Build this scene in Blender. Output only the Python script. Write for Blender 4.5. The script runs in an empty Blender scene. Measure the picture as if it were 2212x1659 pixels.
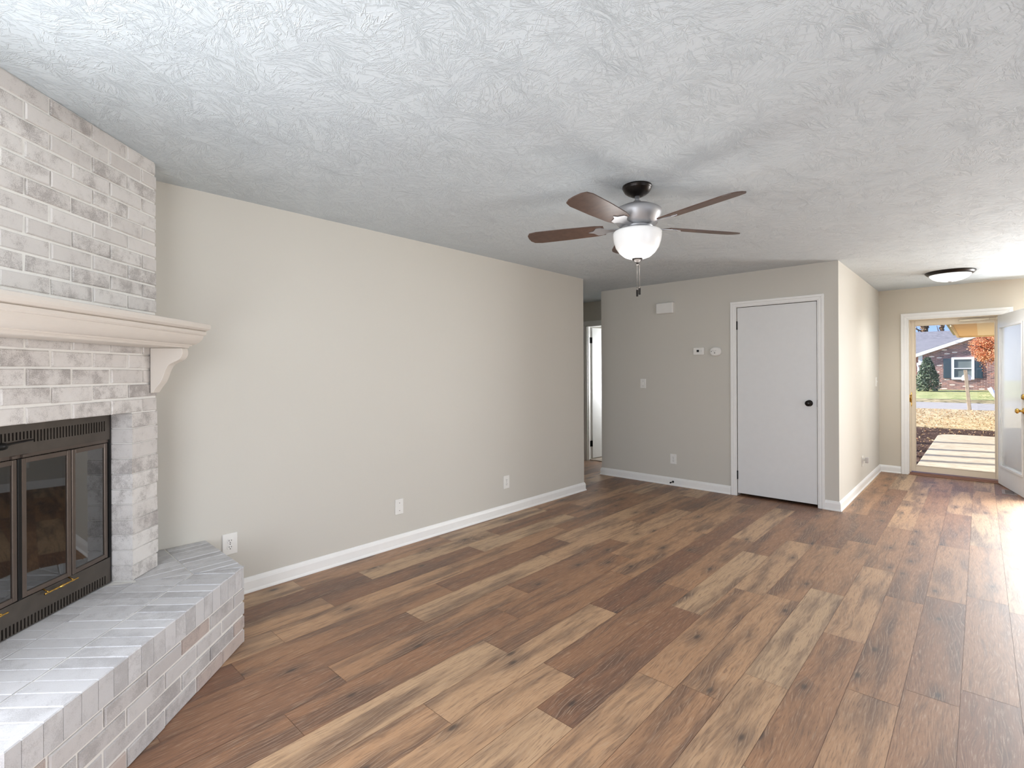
import bpy, math, random
from mathutils import Vector, Matrix
random.seed(7)
SC = bpy.context.scene
COL = SC.collection
PI = math.pi

# ---------------------------------------------------------------- camera
FPX, YAW, ROLL = 1092.0, math.radians(42.83), math.radians(-0.276)
CAMPOS = Vector((3.36, 0.0, 1.364))
cd = bpy.data.cameras.new('camera')
cam = bpy.data.objects.new('camera', cd)
COL.objects.link(cam)
cd.sensor_fit = 'HORIZONTAL'
cd.sensor_width = 36.0
cd.lens = 36.0 * FPX / 2212.0
cd.shift_y = -24.8 / 2212.0
cd.clip_start = 0.02
cd.clip_end = 400
fwd = Vector((-math.sin(YAW), math.cos(YAW), 0))
r0 = Vector((math.cos(YAW), math.sin(YAW), 0))
u0 = Vector((0, 0, 1))
rr = r0 * math.cos(ROLL) + u0 * math.sin(ROLL)
uu = u0 * math.cos(ROLL) - r0 * math.sin(ROLL)
M = Matrix.Identity(4)
for i in range(3):
    M[i][0], M[i][1], M[i][2], M[i][3] = rr[i], uu[i], -fwd[i], CAMPOS[i]
cam.matrix_world = M
SC.camera = cam

# ---------------------------------------------------------------- colour management
SC.view_settings.view_transform = 'Standard'
SC.view_settings.look = 'None'
SC.view_settings.exposure = 0.0
SC.view_settings.gamma = 1.0
SC.view_settings.use_curve_mapping = False

# ---------------------------------------------------------------- sky, sun, daylight at the windows
w = bpy.data.worlds.new('sky_world')
SC.world = w
w.use_nodes = True
nt = w.node_tree
bg = nt.nodes['Background']
tc = nt.nodes.new('ShaderNodeTexCoord')
sxyz = nt.nodes.new('ShaderNodeSeparateXYZ')
nt.links.new(tc.outputs['Generated'], sxyz.inputs[0])
sky = nt.nodes.new('ShaderNodeValToRGB')
e_ = sky.color_ramp.elements
e_[0].position, e_[0].color = 0.0, (0.50, 0.62, 0.86, 1)
e_[1].position, e_[1].color = 1.0, (0.10, 0.22, 0.62, 1)
m_ = e_.new(0.10)
m_.color = (0.25, 0.45, 0.92, 1)
nt.links.new(sxyz.outputs[2], sky.inputs[0])
nt.links.new(sky.outputs[0], bg.inputs[0])
bg.inputs[1].default_value = 1.35

sl = bpy.data.lights.new('sun', 'SUN')
sl.energy = 10.5
sl.angle = math.radians(1.6)
sl.color = (1.0, 0.95, 0.86)
so = bpy.data.objects.new('sun', sl)
COL.objects.link(so)
so.rotation_euler = Vector((0.80, 0.22, -0.55)).to_track_quat('-Z', 'Y').to_euler()

def window_light(name, loc, direction, sx, sz, power, color=(1, 1, 1)):
    l = bpy.data.lights.new(name, 'AREA')
    l.shape = 'RECTANGLE'
    l.size, l.size_y = sx, sz
    l.energy = power
    l.color = color
    o = bpy.data.objects.new(name, l)
    COL.objects.link(o)
    o.location = loc
    o.rotation_euler = Vector(direction).to_track_quat('-Z', 'Z').to_euler()
    return o
window_light('daylight_back_window', (2.2, -0.60, 1.25), (0, 1, -0.06), 2.2, 1.9, 74, (0.97, 0.985, 1.0))
window_light('daylight_right_window', (6.46, 1.9, 1.35), (-1, 0, 0.28), 3.2, 1.6, 34, (0.97, 0.985, 1.0))
window_light('daylight_front_window', (4.85, 8.49, 1.3), (0, -1, -0.25), 2.0, 1.5, 285, (0.98, 0.99, 1.0))
window_light('daylight_bedroom_window', (-0.50, 7.75, 1.4), (-1, 0, 0.0), 1.1, 1.3, 50, (0.95, 0.97, 1.0))

# ---------------------------------------------------------------- colour and node helpers
def lin(c):
    c /= 255.0
    return c / 12.92 if c <= 0.04045 else ((c + 0.055) / 1.055) ** 2.4
def rgb(r, g, b):
    return (lin(r), lin(g), lin(b), 1.0)

class NT:
    def __init__(self, name):
        self.m = bpy.data.materials.new(name)
        self.m.use_nodes = True
        self.t = self.m.node_tree
        self.p = self.t.nodes['Principled BSDF']
        self.out = self.t.nodes['Material Output']
    def n(self, typ, **kw):
        nd = self.t.nodes.new('ShaderNode' + typ)
        for k, v in kw.items():
            setattr(nd, k, v)
        return nd
    def l(self, a, b):
        self.t.links.new(a, b)
    def setv(self, sock, v):
        if isinstance(v, (int, float, tuple, list)):
            sock.default_value = v
        else:
            self.l(v, sock)
    def math(self, op, a, b=0.0, c=None, clamp=False):
        nd = self.n('Math', operation=op)
        nd.use_clamp = clamp
        self.setv(nd.inputs[0], a)
        self.setv(nd.inputs[1], b)
        if c is not None:
            self.setv(nd.inputs[2], c)
        return nd.outputs[0]
    def vmath(self, op, a, b=(0, 0, 0)):
        nd = self.n('VectorMath', operation=op)
        self.setv(nd.inputs[0], a)
        self.setv(nd.inputs[1], b)
        return nd.outputs[0]
    def pos(self):
        return self.n('NewGeometry').outputs['Position']
    def sep(self, v):
        nd = self.n('SeparateXYZ')
        self.l(v, nd.inputs[0])
        return nd.outputs
    def comb(self, x, y, z):
        nd = self.n('CombineXYZ')
        for s, v in zip(nd.inputs, (x, y, z)):
            self.setv(s, v)
        return nd.outputs[0]
    def noise(self, vec, scale, detail=2.0, rough=0.5, dist=0.0):
        nd = self.n('TexNoise')
        if vec is not None:
            self.l(vec, nd.inputs['Vector'])
        nd.inputs['Scale'].default_value = scale
        nd.inputs['Detail'].default_value = detail
        nd.inputs['Roughness'].default_value = rough
        nd.inputs['Distortion'].default_value = dist
        return nd.outputs[0]
    def ramp(self, fac, stops, interp='LINEAR'):
        nd = self.n('ValToRGB')
        nd.color_ramp.interpolation = interp
        e = nd.color_ramp.elements
        while len(e) < len(stops):
            e.new(0.5)
        for el, (p_, c) in zip(e, stops):
            el.position = p_
            el.color = c if len(c) == 4 else (*c, 1)
        self.l(fac, nd.inputs[0])
        return nd.outputs[0]
    def step(self, v, a, b):
        nd = self.n('MapRange', interpolation_type='SMOOTHSTEP')
        self.setv(nd.inputs[0], v)
        nd.inputs[1].default_value = a
        nd.inputs[2].default_value = b
        return nd.outputs[0]
    def mix(self, fac, a, b, blend='MIX'):
        nd = self.n('Mix', data_type='RGBA', blend_type=blend)
        self.setv(nd.inputs[0], fac)
        self.setv(nd.inputs[6], a)
        self.setv(nd.inputs[7], b)
        return nd.outputs[2]
    def bump(self, h, strength=0.3, dist=0.01, normal=None):
        nd = self.n('Bump')
        nd.inputs['Strength'].default_value = strength
        nd.inputs['Distance'].default_value = dist
        self.l(h, nd.inputs['Height'])
        if normal is not None:
            self.l(normal, nd.inputs['Normal'])
        return nd.outputs[0]
    def base(self, v): self.setv(self.p.inputs['Base Color'], v)
    def rough(self, v): self.setv(self.p.inputs['Roughness'], v)
    def normal(self, v): self.l(v, self.p.inputs['Normal'])

def plain(name, col, rough=0.5, metal=0.0, emis=None, estr=0.0, spec=None, vary=0.04, vscale=18.0):
    k = NT(name)
    nz = k.noise(k.pos(), vscale, 3.0)
    dark = tuple(c * (1 - vary) for c in col[:3]) + (1,)
    light = tuple(min(1, c * (1 + vary)) for c in col[:3]) + (1,)
    k.base(k.ramp(nz, [(0.3, dark), (0.7, light)]))
    k.rough(rough)
    k.p.inputs['Metallic'].default_value = metal
    if spec is not None:
        k.p.inputs['Specular IOR Level'].default_value = spec
    if emis:
        k.p.inputs['Emission Color'].default_value = emis
        k.p.inputs['Emission Strength'].default_value = estr
    return k.m

def paint(name, col, rough=0.55):
    k = NT(name)
    P = k.pos()
    nz = k.noise(P, 1.3, 2.0)
    a = tuple(c * 0.985 for c in col[:3]) + (1,)
    k.base(k.mix(nz, a, col))
    k.rough(rough)
    k.p.inputs['Specular IOR Level'].default_value = 0.35
    k.normal(k.bump(k.noise(P, 260, 2.0), 0.12, 0.002))
    return k.m

# ---------------------------------------------------------------- materials
MAT = {}
MAT['wall'] = paint('wall_paint', rgb(205, 201, 191))
MAT['wall_front'] = paint('wall_paint_front', rgb(212, 204, 188))
MAT['trim'] = plain('white_trim_paint', rgb(240, 239, 235), 0.35, vary=0.01)
MAT['door'] = plain('white_door_paint', rgb(226, 226, 224), 0.4, vary=0.01)
MAT['plate'] = plain('white_plastic', rgb(232, 230, 224), 0.35, vary=0.01)
MAT['slot'] = plain('dark_slots', rgb(30, 28, 26), 0.6)
MAT['bronze'] = plain('oil_rubbed_bronze', rgb(42, 38, 36), 0.32, 0.8)
MAT['black_metal'] = plain('black_hinge_metal', rgb(28, 27, 26), 0.4, 0.6)
MAT['grey_metal'] = plain('satin_grey_metal', rgb(182, 182, 184), 0.42, 0.65, vary=0.02)  # one light grey for the fan metal and the entry finial
MAT['chain'] = plain('chain_metal', rgb(70, 66, 62), 0.45, 0.7)
MAT['blade'] = plain('dark_wood_blade', rgb(86, 66, 56), 0.45, vary=0.2, vscale=30)
MAT['brass'] = plain('polished_brass', rgb(205, 165, 88), 0.22, 1.0)
MAT['cream'] = plain('cream_door_paint', rgb(228, 215, 192), 0.4, vary=0.01)
MAT['mantel'] = plain('cream_mantel_paint', rgb(213, 205, 195), 0.45, vary=0.01)
MAT['vent'] = plain('vent_metal', rgb(150, 138, 128), 0.5, 0.2)
MAT['threshold'] = plain('brown_threshold', rgb(140, 100, 82), 0.45)
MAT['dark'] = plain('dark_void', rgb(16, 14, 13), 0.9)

def bowl_glass(name, emis, estr):
    k = NT(name)
    k.base(k.mix(k.noise(k.pos(), 9, 3), rgb(236, 236, 234), rgb(245, 245, 243)))
    k.rough(0.25)
    k.p.inputs['Emission Color'].default_value = emis
    k.p.inputs['Emission Strength'].default_value = estr
    return k.m
MAT['bowl'] = bowl_glass('frosted_fan_bowl', (1, 0.98, 0.95, 1), 0.10)
MAT['bowl_lit'] = bowl_glass('lit_entry_bowl', (1, 0.98, 0.95, 1), 0.9)

def ceiling_mat():
    k = NT('stomp_textured_ceiling')
    P = k.pos()
    x, y, z = k.sep(P)
    P2 = k.comb(x, y, 0.0)
    wob = k.n('TexNoise')
    k.l(P2, wob.inputs['Vector'])
    wob.inputs['Scale'].default_value = 3.5
    off = k.vmath('MULTIPLY', k.vmath('SUBTRACT', wob.outputs['Color'], (0.5, 0.5, 0.5)), (0.10, 0.10, 0.0))
    Pw = k.vmath('ADD', P2, off)
    hs = []
    for (sc, ka, kr, sh) in ((6.5, 23.0, 19.0, 0.0), (8.5, 19.0, 22.0, 37.3), (5.3, 27.0, 17.0, 11.7)):
        Ps = k.vmath('ADD', Pw, (sh, sh * 0.7, 0.0))
        v = k.n('TexVoronoi', voronoi_dimensions='2D', feature='F1')
        k.l(Ps, v.inputs['Vector'])
        v.inputs['Scale'].default_value = sc
        d = k.vmath('SUBTRACT', Ps, v.outputs['Position'])
        dx, dy, dz = k.sep(d)
        cr, cg, cb = k.sep(v.outputs['Color'])
        # strokes fan out from a point some way off the middle of each brush mark
        dx = k.math('ADD', dx, k.math('MULTIPLY', k.math('SUBTRACT', cr, 0.5), 0.42))
        dy = k.math('ADD', dy, k.math('MULTIPLY', k.math('SUBTRACT', cg, 0.5), 0.42))
        ang = k.math('ARCTAN2', dy, dx)
        r = k.math('SQRT', k.math('ADD', k.math('MULTIPLY', dx, dx), k.math('MULTIPLY', dy, dy)))
        vec = k.comb(k.math('MULTIPLY', ang, ka), k.math('MULTIPLY', r, kr), k.math('MULTIPLY', cb, 40.0))
        nz = k.noise(vec, 1.0, 2.0, 0.5)
        rid = k.math('SUBTRACT', 1.0, k.math('MULTIPLY', k.math('ABSOLUTE', k.math('SUBTRACT', nz, 0.5)), 13.0), clamp=True)
        br = k.step(k.noise(vec, 0.45, 1.0), 0.48, 0.60)
        hs.append(k.math('MULTIPLY', rid, br))
    h = k.math('MAXIMUM', k.math('MAXIMUM', hs[0], hs[1]), hs[2])
    fine = k.noise(P2, 90, 3.0)
    hh = k.math('ADD', h, k.math('MULTIPLY', fine, 0.25))
    k.base(rgb(209, 217, 221))
    k.rough(0.8)
    k.p.inputs['Specular IOR Level'].default_value = 0.2
    k.normal(k.bump(hh, 0.66, 0.0034))
    return k.m
MAT['ceiling'] = ceiling_mat()

def floor_mat():
    k = NT('vinyl_oak_planks')
    at = k.n('Attribute', attribute_name='plank')
    tone, r1, r2 = k.sep(at.outputs['Vector'])
    P = k.pos()
    x, y, z = k.sep(P)
    # planks run along Y; shift the grain per plank
    gx = k.math('ADD', x, k.math('MULTIPLY', r1, 31.0))
    gy = k.math('ADD', y, k.math('MULTIPLY', r2, 57.0))
    V = k.comb(gx, gy, 0.0)
    warp = k.math('MULTIPLY', k.math('SUBTRACT', k.noise(k.vmath('MULTIPLY', V, (6.0, 1.6, 1)), 1.0, 2.0), 0.5), 0.10)
    gxw = k.math('ADD', gx, warp)
    Vg = k.comb(k.math('MULTIPLY', gxw, 1.0), k.math('MULTIPLY', gy, 0.05), 0.0)
    g_fine = k.noise(Vg, 210, 4.0, 0.7)
    Vg2 = k.comb(gxw, k.math('MULTIPLY', gy, 0.06), 0.0)
    g_mid = k.noise(Vg2, 36, 4.0, 0.65, 0.25)
    Vl = k.comb(gx, k.math('MULTIPLY', gy, 0.13), 0.0)
    g_big = k.noise(Vl, 9.0, 3.0, 0.55)
    # cathedral rings
    wv = k.n('TexWave', wave_type='RINGS', rings_direction='Z', wave_profile='SAW')
    ctr = k.comb(k.math('ADD', gxw, 0.0), k.math('MULTIPLY', gy, 0.16), 0.0)
    k.l(ctr, wv.inputs['Vector'])
    wv.inputs['Scale'].default_value = 18.0
    wv.inputs['Distortion'].default_value = 5.0
    wv.inputs['Detail'].default_value = 2.0
    wv.inputs['Detail Scale'].default_value = 1.4
    # knots
    vo = k.n('TexVoronoi', voronoi_dimensions='2D', feature='F1')
    Vk = k.comb(gx, k.math('MULTIPLY', gy, 0.42), 0.0)
    k.l(Vk, vo.inputs['Vector'])
    vo.inputs['Scale'].default_value = 5.0
    kd = k.math('ADD', vo.outputs['Distance'], k.math('MULTIPLY', k.math('SUBTRACT', g_mid, 0.5), 0.10))
    kr, kg, kb = k.sep(vo.outputs['Color'])
    kmask = k.math('MULTIPLY', k.math('SUBTRACT', 1.0, k.step(kd, 0.015, 0.085)), k.step(kr, 0.55, 0.62))
    khalo = k.math('MULTIPLY', k.math('SUBTRACT', 1.0, k.step(kd, 0.03, 0.33)), k.step(kr, 0.55, 0.62))
    light = k.ramp(tone, [(0.0, rgb(126, 84, 57)), (0.35, rgb(160, 116, 80)), (0.7, rgb(187, 145, 106)), (1.0, rgb(192, 160, 124))])
    c = k.mix(k.math('MULTIPLY', k.step(g_big, 0.44, 0.66), 0.70), light, rgb(84, 56, 40))
    c = k.mix(k.math('MULTIPLY', k.step(g_mid, 0.50, 0.70), 0.55), c, rgb(88, 61, 45))
    c = k.mix(k.math('MULTIPLY', khalo, 0.52), c, rgb(70, 46, 33))
    c = k.mix(k.math('MULTIPLY', k.step(g_fine, 0.50, 0.66), 0.55), c, rgb(88, 62, 46))
    c = k.mix(k.math('MULTIPLY', k.step(k.math('SUBTRACT', 1.0, g_fine), 0.52, 0.68), 0.45), c, rgb(192, 166, 138))
    zone = k.step(k.math('ADD', g_big, k.math('MULTIPLY', khalo, 0.25)), 0.50, 0.68)
    c = k.mix(k.math('MULTIPLY', k.math('MULTIPLY', k.step(wv.outputs[0], 0.70, 1.0), zone), 0.38), c, rgb(186, 160, 134))
    c = k.mix(k.math('MULTIPLY', k.math('MULTIPLY', k.step(wv.outputs[0], 0.40, 0.10), zone), 0.30), c, rgb(74, 50, 36))
    c = k.mix(k.math('MULTIPLY', kmask, 0.75), c, rgb(52, 38, 30))
    k.base(c)
    k.rough(k.math('ADD', 0.50, k.math('MULTIPLY', g_fine, 0.14)))
    k.p.inputs['Specular IOR Level'].default_value = 0.9
    k.p.inputs['Coat Weight'].default_value = 0.35
    k.p.inputs['Coat Roughness'].default_value = 0.5
    k.p.inputs['Coat IOR'].default_value = 1.55
    k.normal(k.bump(k.math('ADD', g_fine, k.math('MULTIPLY', g_mid, 0.5)), 0.10, 0.002))
    return k.m
MAT['floor'] = floor_mat()

def brick_mat(name, lo, hi, speck, amount, scale=1.0, tint=None):
    """whitewashed brick: paint worn thin in patches that differ from brick to brick"""
    k = NT(name)
    geo = k.n('NewGeometry')
    P = geo.outputs['Position']
    ri = geo.outputs['Random Per Island']
    sh = k.comb(k.math('MULTIPLY', ri, 17.0), k.math('MULTIPLY', ri, 31.0), 0.0)
    Q = k.vmath('ADD', P, sh)
    fine = k.noise(Q, 320 * scale, 3.0, 0.8)
    mid = k.noise(Q, 12 * scale, 3.0, 0.6)
    blot = k.noise(Q, 45 * scale, 3.0, 0.6)
    wear = k.math('FRACT', k.math('MULTIPLY', ri, 7.31))
    thr = k.math('ADD', k.math('MULTIPLY', wear, 0.26), k.math('MULTIPLY', mid, 0.90))
    patch = k.step(k.math('ADD', thr, k.math('MULTIPLY', k.math('SUBTRACT', blot, 0.5), 0.35)), 0.32, 0.92)
    dots = k.step(k.math('ADD', fine, k.math('MULTIPLY', patch, 0.40)), 0.62, 0.92)
    f = k.math('MULTIPLY', k.math('ADD', k.math('MULTIPLY', dots, 0.85), k.math('MULTIPLY', patch, 0.12)), amount)
    body = k.mix(k.math('FRACT', k.math('MULTIPLY', ri, 3.7)), lo, hi)
    if tint: body = k.mix(k.math('GREATER_THAN', k.math('FRACT', k.math('MULTIPLY', ri, 5.13)), 0.86), body, tint)
    k.base(k.mix(f, body, speck))
    k.rough(0.85)
    k.p.inputs['Specular IOR Level'].default_value = 0.2
    k.normal(k.bump(k.math('ADD', fine, k.math('MULTIPLY', mid, 1.5)), 0.35, 0.003))
    return k.m
MAT['brick'] = brick_mat('whitewashed_brick', rgb(206, 201, 196), rgb(219, 215, 210), rgb(116, 107, 102), 0.62)
MAT['brick_hearth'] = brick_mat('whitewashed_hearth_brick', rgb(190, 186, 184), rgb(204, 201, 199), rgb(122, 116, 113), 0.45, 1.0, rgb(190, 176, 168))
MAT['brick_top'] = brick_mat('whitewashed_hearth_top_brick', rgb(196, 195, 195), rgb(208, 207, 207), rgb(150, 147, 146), 0.5)
k_ = NT('painted_mortar')
k_.base(k_.mix(k_.noise(k_.pos(), 60, 3), rgb(222, 219, 213), rgb(234, 232, 226)))
k_.rough(0.9)
k_.normal(k_.bump(k_.noise(k_.pos(), 300, 3), 0.4, 0.002))
MAT['mortar'] = k_.m
MAT['insert'] = plain('dark_bronze_firebox_metal', rgb(78, 71, 64), 0.42, 0.4, vary=0.12)
MAT['insert_frame'] = plain('bronze_door_frame', rgb(94, 83, 75), 0.35, 0.5, vary=0.08)

def mesh_screen():
    k = NT('wire_mesh_screen')
    P = k.pos()
    x, y, z = k.sep(P)
    s = k.math('MULTIPLY', k.math('SUBTRACT', y, x), 0.7071)
    a = k.math('SINE', k.math('MULTIPLY', k.math('ADD', s, z), 900.0))
    b = k.math('SINE', k.math('MULTIPLY', k.math('SUBTRACT', s, z), 900.0))
    h = k.step(k.math('MAXIMUM', a, b), 0.35, 0.8)
    k.base(k.mix(h, rgb(30, 27, 25), rgb(110, 102, 92)))
    k.rough(0.6)
    k.p.inputs['Metallic'].default_value = 0.3
    return k.m
MAT['mesh'] = mesh_screen()

def pane(name, ior=1.5, tint=(1, 1, 1, 1), rough=0.0, glare_mix=0.0):
    k = NT(name)
    f = k.n('Fresnel')
    f.inputs[0].default_value = ior
    tr = k.n('BsdfTransparent')
    tr.inputs[0].default_value = tint
    gl = k.n('BsdfGlossy')
    gl.inputs['Roughness'].default_value = rough
    mx = k.n('MixShader')
    k.l(f.outputs[0], mx.inputs[0])
    if glare_mix:
        tl, df, m1, m2 = k.n('BsdfTranslucent'), k.n('BsdfDiffuse'), k.n('MixShader'), k.n('MixShader')
        tl.inputs[0].default_value = df.inputs[0].default_value = (0.93, 0.93, 0.92, 1)
        k.l(tl.outputs[0], m1.inputs[1])
        k.l(df.outputs[0], m1.inputs[2])
        m2.inputs[0].default_value = glare_mix
        k.l(tr.outputs[0], m2.inputs[1])
        k.l(m1.outputs[0], m2.inputs[2])
        k.l(m2.outputs[0], mx.inputs[1])
    else:
        k.l(tr.outputs[0], mx.inputs[1])
    k.l(gl.outputs[0], mx.inputs[2])
    k.l(mx.outputs[0], k.out.inputs[0])
    return k.m
MAT['glass'] = pane('clear_storm_glass', 1.12)
MAT['door_glass'] = pane('door_lite_glass', 1.9, (0.95, 0.96, 0.96, 1), 0.0, 0.55)  # diffuse white share paints the overexposed outdoor reflection into the pane
MAT['fire_glass'] = pane('smoked_fire_glass', 2.9, (0.55, 0.52, 0.48, 1), 0.02)
MAT['house_glass'] = plain('house_window_glass', rgb(120, 130, 130), 0.15, 0.0, vary=0.1, vscale=3)

# ---------------------------------------------------------------- mesh builder
class MB:
    def __init__(self):
        self.v, self.f, self.sm = [], [], []
    def add(self, verts, faces, smooth=False):
        b = len(self.v)
        self.v += [Vector(p) for p in verts]
        for f in faces:
            self.f.append(tuple(b + i for i in f))
            self.sm.append(smooth)
    def box(self, x0, y0, z0, x1, y1, z1, fr=None):
        pts = [(x, y, z) for z in (z0, z1) for (x, y) in ((x0, y0), (x1, y0), (x1, y1), (x0, y1))]
        if fr:
            pts = [fr(*p) for p in pts]
        self.add(pts, [(3, 2, 1, 0), (4, 5, 6, 7), (0, 1, 5, 4), (1, 2, 6, 5), (2, 3, 7, 6), (3, 0, 4, 7)])
    def prism(self, poly, w0, w1, fr, bev=0.0):
        """poly in (u, v), extruded w0..w1 through fr(u, v, w); the w1 end is chamfered by bev"""
        n = len(poly)
        rings = [[fr(u, v, w0) for u, v in poly]]
        if bev:
            rings.append([fr(u, v, w1 - bev if w1 > w0 else w1 + bev) for u, v in poly])
            rings.append([fr(u, v, w1) for u, v in inset(poly, bev)])
        else:
            rings.append([fr(u, v, w1) for u, v in poly])
        verts = [p for r in rings for p in r]
        faces = [tuple(range(n - 1, -1, -1)), tuple((len(rings) - 1) * n + i for i in range(n))]
        for k in range(len(rings) - 1):
            for i in range(n):
                j = (i + 1) % n
                faces.append((k * n + i, k * n + j, (k + 1) * n + j, (k + 1) * n + i))
        self.add(verts, faces)
    def lathe(self, prof, c, seg=40, axis='z', smooth=True, caps=True):
        """prof: list of (radius, height); axis may be a Vector"""
        c = Vector(c)
        ax = Vector((0, 0, 1)) if axis == 'z' else Vector(axis).normalized()
        t = ax.orthogonal().normalized()
        b = ax.cross(t)
        verts, faces = [], []
        for (r, h) in prof:
            for i in range(seg):
                a = 2 * PI * i / seg
                verts.append(c + ax * h + (t * math.cos(a) + b * math.sin(a)) * max(r, 1e-5))
        for k in range(len(prof) - 1):
            for i in range(seg):
                j = (i + 1) % seg
                faces.append((k * seg + i, k * seg + j, (k + 1) * seg + j, (k + 1) * seg + i))
        if caps:
            faces.append(tuple(range(seg - 1, -1, -1)))
            faces.append(tuple((len(prof) - 1) * seg + i for i in range(seg)))
        self.add(verts, faces, smooth)
    def tube(self, path, r, seg=10, smooth=True):
        path = [Vector(p) for p in path]
        rs = r if isinstance(r, (list, tuple)) else [r] * len(path)
        verts, faces = [], []
        up = Vector((0.123, 0.456, 0.88)).normalized()
        for i, p in enumerate(path):
            d = (path[min(i + 1, len(path) - 1)] - path[max(i - 1, 0)]).normalized()
            t = d.cross(up)
            t = (t if t.length > 1e-3 else d.orthogonal()).normalized()
            b = d.cross(t)
            for k in range(seg):
                a = 2 * PI * k / seg
                verts.append(p + (t * math.cos(a) + b * math.sin(a)) * rs[i])
        for i in range(len(path) - 1):
            for k in range(seg):
                j = (k + 1) % seg
                faces.append((i * seg + k, i * seg + j, (i + 1) * seg + j, (i + 1) * seg + k))
        faces.append(tuple(range(seg - 1, -1, -1)))
        faces.append(tuple((len(path) - 1) * seg + k for k in range(seg)))
        self.add(verts, faces, smooth)
    def sweep(self, path, prof, side):
        """prof (d, z) swept along the plan polyline path with mitred corners; d is measured to the left (side=1) or right (-1)"""
        P = [Vector((p[0], p[1])) for p in path]
        rings = []
        for i, p in enumerate(P):
            ds = []
            if i > 0: ds.append((P[i] - P[i - 1]).normalized())
            if i < len(P) - 1: ds.append((P[i + 1] - P[i]).normalized())
            ns = [Vector((-d.y, d.x)) * side for d in ds]
            m = ns[0] if len(ns) == 1 else (ns[0] + ns[1]) / (1 + ns[0].dot(ns[1]))
            rings.append([(p.x + m.x * d, p.y + m.y * d, z) for d, z in prof])
        n = len(prof)
        faces = []
        for i in range(len(rings) - 1):
            for k in range(n):
                j = (k + 1) % n
                faces.append((i * n + k, i * n + j, (i + 1) * n + j, (i + 1) * n + k))
        faces.append(tuple(range(n - 1, -1, -1)))
        faces.append(tuple((len(rings) - 1) * n + k for k in range(n)))
        self.add([q for r in rings for q in r], faces)
    def build(self, name, mat, parent=None, bevel=0.0, fix=True):
        import bmesh
        me = bpy.data.meshes.new(name)
        org = ORG.get(parent.name, Vector((0, 0, 0))) if parent else Vector((0, 0, 0))
        me.from_pydata([tuple(p - org) for p in self.v], [], self.f)
        for p, s in zip(me.polygons, self.sm):
            p.use_smooth = s
        if fix:
            bm = bmesh.new()
            bm.from_mesh(me)
            bmesh.ops.recalc_face_normals(bm, faces=bm.faces)
            bm.to_mesh(me)
            bm.free()
        me.materials.append(mat)
        o = bpy.data.objects.new(name, me)
        COL.objects.link(o)
        if parent:
            o.parent = parent
            ORG[o.name] = org
        if bevel:
            b = o.modifiers.new('bevel', 'BEVEL')
            b.width = bevel
            b.segments = 2
            b.limit_method = 'ANGLE'
        return o

ORG = {}
def inset(poly, d):
    """shrink a convex polygon by d"""
    n = len(poly)
    ar = sum(poly[i][0] * poly[(i + 1) % n][1] - poly[(i + 1) % n][0] * poly[i][1] for i in range(n))
    sg = 1 if ar > 0 else -1
    L = []
    for i in range(n):
        a, b = Vector(poly[i]), Vector(poly[(i + 1) % n])
        e = (b - a)
        if e.length < 1e-9: e = Vector((1, 0))
        e.normalize()
        nrm = Vector((-e.y, e.x)) * sg
        L.append((a + nrm * d, e))
    out = []
    for i in range(n):
        (p, e), (q, g) = L[i - 1], L[i]
        den = e.x * g.y - e.y * g.x
        if abs(den) < 1e-6:
            out.append(tuple(q))
        else:
            t = ((q.x - p.x) * g.y - (q.y - p.y) * g.x) / den
            out.append(tuple(p + e * t))
    return out
def clip(poly, a, b, c):
    """keep the part of poly where a*u + b*v <= c"""
    out = []
    n = len(poly)
    for i in range(n):
        p, q = poly[i], poly[(i + 1) % n]
        fp, fq = a * p[0] + b * p[1] - c, a * q[0] + b * q[1] - c
        if fp <= 0: out.append(p)
        if fp * fq < 0:
            t = fp / (fp - fq)
            out.append((p[0] + (q[0] - p[0]) * t, p[1] + (q[1] - p[1]) * t))
    return out

def tag(o, label, cat, group=None, kind=None):
    o['label'] = label
    o['category'] = cat
    if group: o['group'] = group
    if kind: o['kind'] = kind
    return o
def thing(name, label, cat, loc=(0, 0, 0), group=None, kind=None):
    o = bpy.data.objects.new(name, None)
    COL.objects.link(o)
    o.location = loc
    o.empty_display_size = 0.1
    ORG[o.name] = Vector(loc)
    return tag(o, label, cat, group, kind)
def one(mb, name, mat, label, cat, loc=None, group=None, kind=None, bevel=0.0):
    """a thing that is a single mesh, its origin at loc"""
    if loc is not None:
        for i, p in enumerate(mb.v): mb.v[i] = p - Vector(loc)
    o = mb.build(name, mat, None, bevel)
    if loc is not None: o.location = loc
    return tag(o, label, cat, group, kind)
def structure(mb, name, mat, label, cat, bevel=0.0):
    return one(mb, name, mat, label, cat, None, None, 'structure', bevel)

# ================================================================ THE ROOM
H = 2.44
XR, YB = 6.40, -0.546           # right wall, back wall
YL = 4.84                       # far end of the long left wall
XC, YC = -0.351, 5.76           # left end and face of the closet wall
XE = 2.349                      # entry wall face
YF = 8.417                      # front wall face
YH = 6.52                       # hall door wall

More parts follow.
